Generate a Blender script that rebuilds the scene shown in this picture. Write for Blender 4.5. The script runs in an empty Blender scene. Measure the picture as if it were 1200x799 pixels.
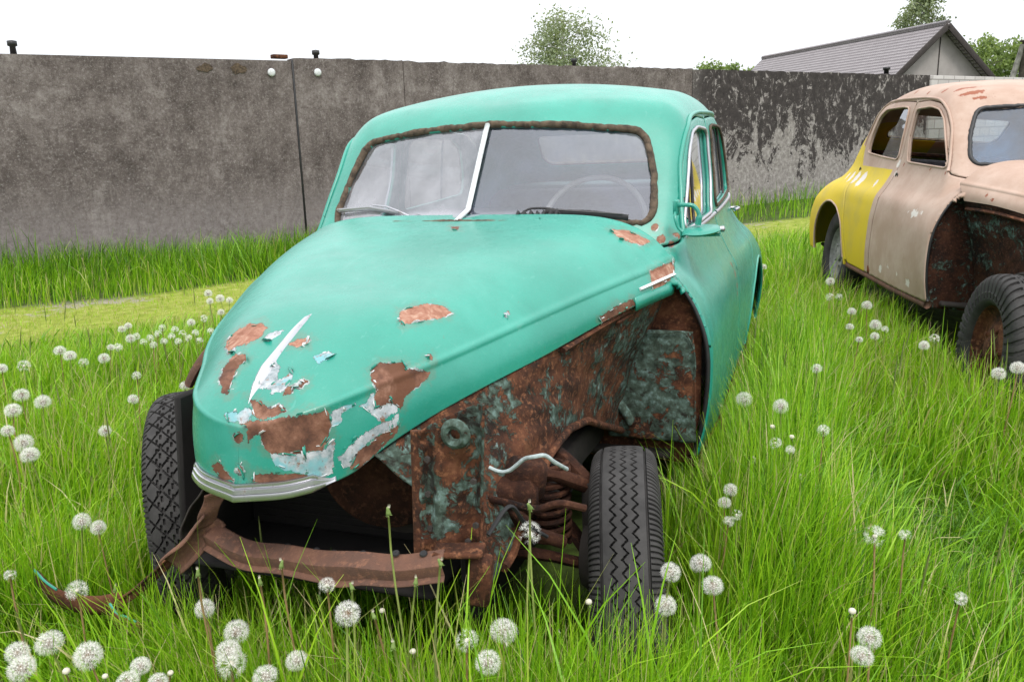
import numpy as np
# ------------------------------------------------------------------ numeric helpers
def pchip(x, y, q):
    """monotone cubic through (x, y); y may be (n,) or (n,k)"""
    x = np.asarray(x, float); y = np.asarray(y, float); q = np.asarray(q, float)
    flat = y.ndim == 1
    if flat: y = y[:, None]
    h = np.diff(x)[:, None]; d = np.diff(y, axis=0) / h
    m = np.zeros_like(y)
    m[0] = d[0]; m[-1] = d[-1]
    same = d[:-1] * d[1:] > 0
    w1 = 2 * h[1:] + h[:-1]; w2 = h[1:] + 2 * h[:-1]
    with np.errstate(divide='ignore', invalid='ignore'):
        mm = (w1 + w2) / (w1 / d[:-1] + w2 / d[1:])
    m[1:-1] = np.where(same, mm, 0)
    i = np.clip(np.searchsorted(x, q) - 1, 0, len(x) - 2)
    t = np.clip((q - x[i]) / (x[i + 1] - x[i]), 0, 1)[:, None]; hh = (x[i + 1] - x[i])[:, None]
    r = (2*t**3-3*t**2+1)*y[i] + (t**3-2*t**2+t)*hh*m[i] + (-2*t**3+3*t**2)*y[i+1] + (t**3-t**2)*hh*m[i+1]
    return r[:, 0] if flat else r
def catmull(x, y, q):
    """smooth (non-monotone) cubic through (x, y)"""
    x = np.asarray(x, float); y = np.asarray(y, float); q = np.asarray(q, float)
    m = np.gradient(y, x, axis=0)
    i = np.clip(np.searchsorted(x, q) - 1, 0, len(x) - 2)
    hh = x[i + 1] - x[i]; t = np.clip((q - x[i]) / hh, 0, 1)
    if y.ndim > 1: hh = hh[:, None]; t = t[:, None]
    return (2*t**3-3*t**2+1)*y[i] + (t**3-2*t**2+t)*hh*m[i] + (-2*t**3+3*t**2)*y[i+1] + (t**3-t**2)*hh*m[i+1]
def smax(a, b, k):
    h = np.clip(.5 + .5 * (a - b) / k, 0, 1)
    return b + (a - b) * h + k * h * (1 - h)
def smin(a, b, k): return -smax(-a, -b, k)
def polysd(P, poly):
    """signed distance (negative inside) of 2-D points to a closed polygon, and nearest point"""
    P = np.asarray(P, float); poly = np.asarray(poly, float)
    best = np.full(len(P), 1e9); near = np.zeros_like(P); ins = np.zeros(len(P), bool)
    n = len(poly)
    for i in range(n):
        a = poly[i]; b = poly[(i + 1) % n]; ab = b - a
        t = np.clip(((P - a) @ ab) / max(ab @ ab, 1e-12), 0, 1)
        c = a + t[:, None] * ab; d = np.hypot(*(P - c).T)
        k = d < best; best[k] = d[k]; near[k] = c[k]
        cond = (a[1] > P[:, 1]) != (b[1] > P[:, 1])
        with np.errstate(divide='ignore', invalid='ignore'):
            xx = (b[0] - a[0]) * (P[:, 1] - a[1]) / (b[1] - a[1]) + a[0]
        ins ^= cond & (P[:, 0] < xx)
    return np.where(ins, -best, best), near
def rounded(poly, r=.04, n=5):
    """polygon with its corners rounded"""
    poly = np.asarray(poly, float); out = []
    for i in range(len(poly)):
        p = poly[i]; a = poly[i - 1] - p; b = poly[(i + 1) % len(poly)] - p
        la, lb = np.hypot(*a), np.hypot(*b); rr = min(r, la * .45, lb * .45)
        p0 = p + a / la * rr; p1 = p + b / lb * rr
        for t in np.linspace(0, 1, n): out.append((1-t)**2*p0 + 2*t*(1-t)*p + t*t*p1)
    return np.array(out)
def offset(poly, d):
    """grow (d>0) a closed polygon outwards"""
    poly = np.asarray(poly, float)
    area = np.sum(poly[:, 0] * np.roll(poly[:, 1], -1) - np.roll(poly[:, 0], -1) * poly[:, 1])
    t = np.roll(poly, -1, 0) - np.roll(poly, 1, 0); t /= np.maximum(np.hypot(*t.T)[:, None], 1e-9)
    n = np.stack([t[:, 1], -t[:, 0]], 1) * np.sign(area)
    return poly + n * d
def gridF(nu, nv, wu=False, wv=False):
    """quads of a grid whose vertex (i,j) has index i*nv+j"""
    i = np.arange(nu if wu else nu - 1); j = np.arange(nv if wv else nv - 1)
    I, J = np.meshgrid(i, j, indexing='ij'); I = I.ravel(); J = J.ravel(); I2 = (I + 1) % nu; J2 = (J + 1) % nv
    return np.stack([I*nv+J, I2*nv+J, I2*nv+J2, I*nv+J2], 1)

# ------------------------------------------------------------------ saloon body (body frame: x = the car's left, y = to the rear, z = up; front axle at y 0)
_zk = [.10,.20,.31,.45,.62,.75,.85,.92,1.0,1.09,1.2,1.3,1.41,1.55,1.75]
_yk = [-.3,.70,1.2,1.75,2.2,2.5,2.8,3.1,3.35,3.6,3.85,4.1]
_xt = [[.70,.78,.80,.835,.853,.845,.805,.765,.728,.699,.687,.677,.662,.61,.47],
       [.70,.78,.80,.835,.853,.845,.805,.765,.728,.699,.687,.677,.662,.61,.47],
       [.72,.80,.825,.845,.857,.855,.835,.79,.755,.735,.724,.712,.695,.64,.50],
       [.72,.80,.825,.848,.858,.856,.838,.80,.765,.744,.733,.722,.708,.655,.52],
       [.72,.80,.825,.85,.863,.860,.84,.79,.755,.738,.727,.716,.700,.64,.50],
       [.72,.80,.83,.855,.870,.864,.838,.785,.742,.724,.710,.695,.668,.60,.48],
       [.72,.80,.83,.858,.870,.858,.815,.755,.705,.678,.65,.615,.57,.5,.42],
       [.72,.80,.83,.855,.862,.838,.775,.69,.635,.605,.57,.53,.48,.42,.38],
       [.70,.76,.80,.83,.835,.795,.70,.59,.535,.505,.47,.43,.38,.33,.3],
       [.55,.60,.64,.68,.68,.62,.52,.45,.41,.38,.35,.32,.29,.26,.25],
       [.30,.35,.40,.42,.42,.37,.31,.27,.25,.24,.23,.22,.21,.2,.2],
       [.1]*15]
_ZG = np.linspace(.1, 1.75, 331); _YG = np.linspace(-.3, 4.1, 441)
_tmp = np.stack([catmull(_zk, np.array(r), _ZG) for r in _xt])
_XG = catmull(_yk, _tmp, _YG)
def Xs(y, z):
    fy = np.clip((y - _YG[0]) / (_YG[1] - _YG[0]), 0, len(_YG) - 1.001); fz = np.clip((z - .1) / (_ZG[1] - _ZG[0]), 0, len(_ZG) - 1.001)
    i = fy.astype(int); j = fz.astype(int); a = fy - i; b = fz - j
    return (_XG[i,j]*(1-a)+_XG[i+1,j]*a)*(1-b) + (_XG[i,j+1]*(1-a)+_XG[i+1,j+1]*a)*b
_ry = [.7,1.05,1.25,1.5,1.75,2.1,2.5,2.9,3.2,3.5,3.75,3.95]
_rz = [1.32,1.485,1.560,1.607,1.622,1.605,1.530,1.385,1.22,1.0,.74,.35]
_RG = catmull(_ry, np.array(_rz), np.linspace(.7, 3.95, 326))
def roofz(y): return np.interp(y, np.linspace(.7, 3.95, 326), _RG)
def Yw(x, z):   # windscreen plane, vee'd in plan
    return .795 + (z - 1.143) * .78 + .18 * np.sqrt(x * x + .0006) + .17 * x * x
def F(P):
    x = np.abs(P[:, 0]); y = P[:, 1]; z = P[:, 2]
    side = x - Xs(y, z)
    top = z - (roofz(y) - .165 * x * x)
    g = smax(smax(side, top, .085), Yw(x, z) - y, .055)
    low = smax(smax(side, z - (1.142 - .165 * (x / .70) ** 3 + .03 * (y - .8)), .04), .70 - y, .012)
    low = np.where(y > 1.35, 1., low)
    return smin(g, low, .012)
O = np.array([0, 2.0, .86])
def shell(naz=760, nel=250):
    az = np.linspace(0, 2*np.pi, naz, endpoint=False)
    # finer towards the front, where the photograph looks
    el = np.linspace(-.80, np.pi/2 - .004, nel)
    A, E = np.meshgrid(az, el, indexing='ij'); A = A.ravel(); E = E.ravel()
    # aspect-stretched directions (the car is long)
    D = np.stack([np.sin(A) * np.cos(E) * .85, np.cos(A) * np.cos(E) * 1.55, np.sin(E) * .75], 1)
    D /= np.linalg.norm(D, axis=1)[:, None]
    lo = np.zeros(len(D)); hi = np.full(len(D), 2.6)
    for _ in range(26):
        m = (lo + hi) / 2; f = F(O + D * m[:, None]) > 0
        hi = np.where(f, m, hi); lo = np.where(f, lo, m)
    V = O + D * ((lo + hi) / 2)[:, None]
    Fq = gridF(naz, nel, wu=True)[:, ::-1]
    return V, Fq
def solve_axis(P, ax, lo, hi, it=26):
    """move points along one axis onto the body surface: root of F between lo (inside) and hi (outside)"""
    P = P.copy(); lo = np.full(len(P), float(lo)) if np.isscalar(lo) else lo.copy(); hi = np.full(len(P), float(hi)) if np.isscalar(hi) else hi.copy()
    for _ in range(it):
        m = (lo + hi) / 2; P[:, ax] = m; f = F(P) > 0
        hi = np.where(f, m, hi); lo = np.where(f, lo, m)
    P[:, ax] = (lo + hi) / 2
    return P
class Clip:
    """a closed outline in a 2-D chart of the body; chart: 'L'/'R' side (y,z), 'W' screen (x,z), 'B' rear (x,z)"""
    def __init__(s, chart, poly): s.c = chart; s.p = np.asarray(poly, float)
    def uv(s, V): return V[:, [1, 2]] if s.c in 'LR' else V[:, [0, 2]]
    def on(s, V):
        if s.c == 'L': return (V[:, 0] > .2) & ((V[:, 1] > 1.45) | (V[:, 0] > .655) | ((V[:, 1] > 1.15) & (V[:, 0] > .60)))
        if s.c == 'R': return (V[:, 0] < -.2) & ((V[:, 1] > 1.45) | (V[:, 0] < -.655) | ((V[:, 1] > 1.15) & (V[:, 0] < -.60)))
        if s.c == 'W': return (V[:, 1] < 1.40) & (np.abs(V[:, 0]) < .70)
        return V[:, 1] > 2.5
    def sd(s, V):
        d = np.full(len(V), 9.); n = np.zeros((len(V), 2)); k = s.on(V)
        if k.any():
            a, b = polysd(s.uv(V[k]), s.p); d[k] = a; n[k] = b
        return d, n
    def put(s, Q):
        """2-D chart points -> points on the body"""
        P = np.zeros((len(Q), 3))
        if s.c in 'LR':
            sg = 1 if s.c == 'L' else -1
            P[:, 1:] = Q; P[:, 0] = 0; P = solve_axis(P, 0, 0., 1.1); P[:, 0] *= sg
        else:
            P[:, 0] = Q[:, 0]; P[:, 2] = Q[:, 1]
            P = solve_axis(P, 1, 2.0, .3 if s.c == 'W' else 4.2)
        return P
def carve(V, Fq, keep_in=(), cut=(), plane=None, tol=.016):
    """faces inside every outline of keep_in and outside every one of cut; borders snapped on to the outlines"""
    C = V[Fq].mean(1); m = np.ones(len(Fq), bool)
    for c in keep_in: m &= c.sd(C)[0] < 0
    for c in cut: m &= c.sd(C)[0] > 0
    if plane is not None: m &= plane(C)
    Fk = Fq[m]; used = np.unique(Fk); idx = -np.ones(len(V), int); idx[used] = np.arange(len(used)); V2 = V[used].copy(); Fk = idx[Fk]
    # border vertices
    E = np.sort(np.concatenate([Fk[:, [0,1]], Fk[:, [1,2]], Fk[:, [2,3]], Fk[:, [3,0]]]), 1)
    key = E[:, 0].astype(np.int64) * len(V2) + E[:, 1]; u, cnt = np.unique(key, return_counts=True); b = u[cnt == 1]
    bv = np.unique(np.concatenate([b // len(V2), b % len(V2)]))
    for c in list(keep_in) + list(cut):
        d, n = c.sd(V2[bv]); k = np.abs(d) < tol
        if k.any():
            Q = c.put(n[k]); ok = np.linalg.norm(Q - V2[bv[k]], axis=1) < .05
            V2[bv[k][ok]] = Q[ok]
    return V2, Fk
def mirror(V, Fq):
    W = V.copy(); W[:, 0] *= -1
    return W, Fq[:, ::-1]

# outlines, measured on the photograph
FWIN = rounded([(1.00,1.070),(1.575,1.082),(1.645,1.22),(1.665,1.402),(1.45,1.412),(1.31,1.392),(1.21,1.335),(1.10,1.20)], .035)
RWIN = rounded([(1.755,1.088),(2.10,1.100),(2.455,1.118),(2.46,1.22),(2.40,1.36),(2.28,1.412),(1.90,1.420),(1.80,1.41),(1.775,1.25)], .04)
FDOOR = rounded([(.734,.335),(1.69,.335),(1.692,.87),(1.695,1.06),(1.712,1.25),(1.718,1.449),(1.52,1.456),(1.35,1.436),(1.23,1.388),(1.14,1.300),(1.045,1.17),(.965,1.04),(.80,1.0),(.752,.985),(.748,.90),(.743,.85),(.738,.78)], .02)
RDOOR = rounded([(1.698,.335),(2.20,.335),(2.27,.5),(2.36,.74),(2.50,.93),(2.645,1.10),(2.64,1.24),(2.56,1.37),(2.42,1.44),(2.2,1.458),(1.95,1.462),(1.726,1.452),(1.720,1.25),(1.703,1.06)], .04)
ARCH = rounded([(2.27,.20),(2.30,.42),(2.37,.61),(2.52,.705),(2.70,.735),(2.86,.725),(3.0,.655),(3.08,.52),(3.11,.38),(3.12,.20)], .06)
WSCR = rounded([(0,1.136),(.30,1.128),(.60,1.108),(.617,1.14),(.605,1.25),(.565,1.375),(.535,1.405),(.30,1.434),(0,1.448),(-.30,1.434),(-.535,1.405),(-.565,1.375),(-.605,1.25),(-.617,1.14),(-.60,1.108),(-.30,1.128)], .03)
RSCR = rounded([(-.40,1.24),(.40,1.24),(.43,1.28),(.38,1.42),(-.38,1.42),(-.43,1.28)], .05)

# ------------------------------------------------------------------ bonnet: centre seam, shoulder crease and lower edge measured on the photograph
_hc = np.array([(0,.800,1.142),(0,.457,1.103),(0,.236,1.074),(0,.014,1.036),(0,-.216,.998),(0,-.322,.956),(0,-.433,.901),(0,-.493,.858),(0,-.531,.812)])
_hk = np.array([(.722,.79,.992),(.675,.610,.983),(.578,.336,.964),(.469,.080,.934),(.379,-.125,.907),(.323,-.226,.890),(.262,-.318,.874),(.213,-.400,.861),(.170,-.466,.850),(.119,-.512,.838),(.066,-.532,.825),(0,-.535,.812)])
_he = np.array([(.722,.700,.908),(.655,.453,.903),(.588,.285,.881),(.500,.080,.844),(.398,-.144,.808),(.318,-.270,.770),(.255,-.370,.730),(.205,-.446,.690),(.124,-.526,.671),(0,-.570,.662)])
def _arc(P):
    L = np.r_[0, np.cumsum(np.linalg.norm(np.diff(P, axis=0), axis=1))]; return L / L[-1]
def hood_curves(t):
    K = catmull(_arc(_hk), _hk, t); E = catmull(_arc(_he), _he, t); C = catmull(_arc(_hc), _hc, t)
    K[:, 0] = np.maximum(K[:, 0], 0); E[:, 0] = np.maximum(E[:, 0], 0)
    return C, K, E
def hood(nt=430, ns=150, nk=50):
    t = 1 - (1 - np.linspace(0, 1, nt)) ** 1.35
    C, K, E = hood_curves(t)
    s = np.linspace(0, 1, ns); p = (6.2 + (2.55 - 6.2) * t)[:, None]
    T = np.zeros((nt, ns, 3)); T[:, :, 0] = K[:, :1] * s
    T[:, :, 1] = C[:, 1:2] + (K[:, 1:2] - C[:, 1:2]) * s ** 2.2
    T[:, :, 2] = K[:, 2:3] + (C[:, 2:3] - K[:, 2:3]) * (1 - s ** p)
    r = np.linspace(0, 1, nk + 1)[1:]
    sk = K[:, None] + (E - K)[:, None] * r[None, :, None] + (np.sin(np.pi * r) * .012)[None, :, None] * np.array([.6, -.6, 0]) * (1 - t ** 6)[:, None, None]
    half = np.concatenate([T, sk], 1); m = half.copy()
    for _ in range(4):
        m[:, 1:-1] = .5 * m[:, 1:-1] + .25 * (m[:, 2:] + m[:, :-2])
    m[:, :, 0] = np.maximum(m[:, :, 0], 0); m[:, 0, 0] = 0
    # a raised bead along the crease
    k = np.arange(half.shape[1]) - (ns - 1); wd = ns * .016
    bead = np.exp(-(k / wd) ** 2) * .0055
    m += bead[None, :, None] * np.array([.55, -.3, .75]) * np.clip((1 - t) * 6, 0, 1)[:, None, None]
    Rr = m[:, 1:][:, ::-1].copy(); Rr[:, :, 0] *= -1
    full = np.concatenate([Rr, m], 1); nw = full.shape[1]
    return full.reshape(-1, 3), gridF(nt, nw), nt, nw
CHIP_DIR=[0.50006, -0.8404, 0.20896]
CHIPS_RUST=[[(-0.2056,-0.289,0.9377),(-0.1949,-0.2722,0.9528),(-0.159,-0.2544,0.9742),(-0.1105,-0.2628,0.979),(-0.0867,-0.2844,0.9718),(-0.0835,-0.3184,0.957),(-0.1077,-0.3408,0.9442),(-0.1362,-0.3417,0.9378),(-0.1472,-0.3586,0.9255),(-0.1913,-0.3144,0.9306)],[(-0.109,-0.4497,0.8863),(-0.1273,-0.4014,0.9096),(-0.1142,-0.3732,0.9274),(-0.0809,-0.3774,0.9302),(-0.0689,-0.3921,0.9238),(-0.078,-0.4135,0.9122),(-0.0723,-0.4453,0.8941),(-0.0581,-0.4893,0.8644),(-0.0798,-0.48,0.8703)],[(0.0033,-0.3398,0.9481),(0.0208,-0.3181,0.9578),(0.0497,-0.3138,0.9599),(0.0566,-0.3363,0.9499),(0.0403,-0.35,0.9439)],[(0.2105,-0.165,0.9935),(0.2176,-0.1302,1.0012),(0.2482,-0.0889,1.0026),(0.2871,-0.0724,0.9934),(0.3144,-0.0842,0.9764),(0.3024,-0.1101,0.9729),(0.2779,-0.14,0.9743),(0.255,-0.1726,0.9729),(0.2373,-0.1992,0.9702),(0.2214,-0.1921,0.9802)],[(0.2167,-0.3407,0.898),(0.225,-0.3137,0.9096),(0.2702,-0.2747,0.901),(0.2834,-0.2819,0.8873),(0.3186,-0.2431,0.8742),(0.316,-0.2556,0.8599),(0.2997,-0.2845,0.8464),(0.2839,-0.313,0.8297),(0.2789,-0.3271,0.8098),(0.2666,-0.3379,0.826),(0.2424,-0.3742,0.8222),(0.2375,-0.3711,0.8445),(0.2398,-0.3616,0.8617),(0.2269,-0.3557,0.8796)],[(-0.0086,-0.5287,0.8183),(0.0212,-0.5275,0.8233),(0.1092,-0.5176,0.8366),(0.1749,-0.4639,0.8431),(0.1795,-0.464,0.817),(0.1783,-0.473,0.7809),(0.167,-0.4878,0.7591),(0.1395,-0.5114,0.7604),(0.1081,-0.5294,0.7582),(0.0724,-0.5397,0.7637),(0.0576,-0.5394,0.7849),(0.0542,-0.5365,0.8059),(0.0329,-0.5395,0.7927),(0.0218,-0.5418,0.7809),(0.0202,-0.536,0.81)],[(-0.0021,-0.4894,0.8613),(0.0314,-0.4944,0.8591),(0.0606,-0.5077,0.8488),(0.08,-0.4976,0.8567),(0.1031,-0.5066,0.8461),(0.0582,-0.5278,0.8292),(0.0261,-0.5165,0.8363)],[(0.206,-0.4449,0.7036),(0.2165,-0.4303,0.7356),(0.2521,-0.3744,0.7648),(0.2769,-0.3362,0.7745),(0.2772,-0.3359,0.76),(0.2425,-0.3902,0.7235),(0.216,-0.4316,0.6979)],[(-0.011,-0.5388,0.7952),(-0.0,-0.5371,0.8031),(0.0105,-0.5385,0.7968),(0.0098,-0.5411,0.785),(-0.0019,-0.5424,0.7797),(-0.0109,-0.5408,0.7862)],[(-0.0815,-0.5421,0.7209),(-0.0548,-0.5465,0.7365),(-0.0382,-0.5513,0.7185),(-0.0105,-0.5593,0.6982),(-0.0526,-0.5513,0.6972)],[(-0.0055,-0.555,0.7227),(0.005,-0.5517,0.7379),(0.013,-0.5536,0.7243),(0.0024,-0.5571,0.7153)],[(0.0324,-0.5528,0.7142),(0.0952,-0.5377,0.7207),(0.142,-0.5127,0.709),(0.1353,-0.518,0.6923),(0.032,-0.5554,0.6971)],[(0.1018,-0.4568,0.8832),(0.1041,-0.4332,0.8975),(0.1149,-0.4371,0.8927),(0.1113,-0.4558,0.8817)],[(0.3021,-0.2245,0.9113),(0.3096,-0.2158,0.9106),(0.3196,-0.2254,0.898),(0.31,-0.2324,0.899)],[(0.0786,-0.4779,0.872),(0.0781,-0.4569,0.8863),(0.0918,-0.4533,0.8871),(0.0932,-0.4742,0.8729)],[(0.5284,0.687,1.1019),(0.5794,0.7429,1.0933),(0.6509,0.7621,1.0547),(0.6317,0.6898,1.0501),(0.5801,0.6514,1.0732)],[(0.6759,0.6016,0.9849),(0.7228,0.7801,0.9935),(0.7288,0.73,0.9424),(0.6895,0.5694,0.9244)],[(0.0196,0.6107,1.121),(0.0482,0.608,1.1207),(0.0649,0.5608,1.1154),(0.0443,0.56,1.1153)],[(0.5896,0.291,0.9027),(0.6206,0.3695,0.9173),(0.6525,0.4532,0.9269),(0.6612,0.4716,0.9058),(0.6195,0.3608,0.893),(0.5957,0.3035,0.8843)]]
CHIPS_PRIMER=[[(0.0933,-0.3694,0.9327),(0.1159,-0.3511,0.9378),(0.1405,-0.3453,0.9347),(0.1272,-0.3647,0.9285),(0.1165,-0.3892,0.9189)],[(0.2207,-0.4,0.8357),(0.2357,-0.3687,0.8579),(0.2434,-0.3723,0.8231),(0.2661,-0.3358,0.8321),(0.2758,-0.3329,0.805),(0.2482,-0.3751,0.795)],[(-0.0433,-0.5207,0.8352),(-0.022,-0.5115,0.8408),(-0.0101,-0.5197,0.8284),(-0.0165,-0.5296,0.8199),(-0.0355,-0.5292,0.8248)],[(0.0726,-0.5395,0.7649),(0.1081,-0.5294,0.7582),(0.1357,-0.5141,0.7609),(0.1407,-0.5137,0.7133),(0.1067,-0.533,0.7254),(0.084,-0.54,0.7358)],[(0.1395,-0.5114,0.7604),(0.1711,-0.4836,0.7596),(0.1855,-0.4658,0.7744),(0.1793,-0.477,0.7025),(0.1451,-0.5103,0.6926),(0.1408,-0.513,0.7277)],[(0.1907,-0.4634,0.736),(0.2168,-0.4265,0.7666),(0.2413,-0.3882,0.7834),(0.2651,-0.3522,0.7866),(0.2665,-0.3524,0.7648),(0.2484,-0.3802,0.7646),(0.2245,-0.4184,0.7447),(0.2109,-0.4384,0.715),(0.1982,-0.4546,0.7063)],[(-0.0137,-0.441,0.8962),(-0.0048,-0.4136,0.9125),(0.0043,-0.3914,0.9242),(0.0312,-0.4157,0.9118),(0.0443,-0.4497,0.8917),(0.0365,-0.4671,0.8802),(-0.0002,-0.4681,0.8782)],[(0.0354,-0.4617,0.8838),(0.0544,-0.4418,0.8967),(0.0695,-0.4363,0.8998),(0.0615,-0.4125,0.9136),(0.071,-0.4212,0.9084),(0.0798,-0.4509,0.8901),(0.0695,-0.4728,0.8763),(0.0491,-0.4772,0.8735)],[(-0.0716,-0.3302,0.9523),(-0.0642,-0.3021,0.9649),(-0.0347,-0.2893,0.9705),(-0.0481,-0.3299,0.9528)],[(0.1811,-0.4589,0.8287),(0.1835,-0.453,0.84),(0.2093,-0.4128,0.8451),(0.2141,-0.4079,0.8393),(0.1927,-0.4427,0.8307),(0.1958,-0.446,0.806),(0.1817,-0.4644,0.8045)],[(-0.0187,-0.5173,0.8335),(-0.0023,-0.5014,0.8492),(0.0173,-0.5086,0.843),(0.0187,-0.5248,0.8254),(-0.0057,-0.5271,0.8188)],[(0.2665,-0.3477,0.7985),(0.2749,-0.3357,0.7989),(0.2764,-0.3371,0.7691),(0.2682,-0.3498,0.7657)],[(-0.1858,-0.3221,0.929),(-0.1388,-0.3388,0.9386),(-0.1257,-0.3625,0.93),(-0.1577,-0.3539,0.924)],[(0.4083,0.0258,0.961),(0.416,0.0383,0.9606),(0.4206,0.0244,0.9503),(0.4127,0.0152,0.9525)]]
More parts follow.
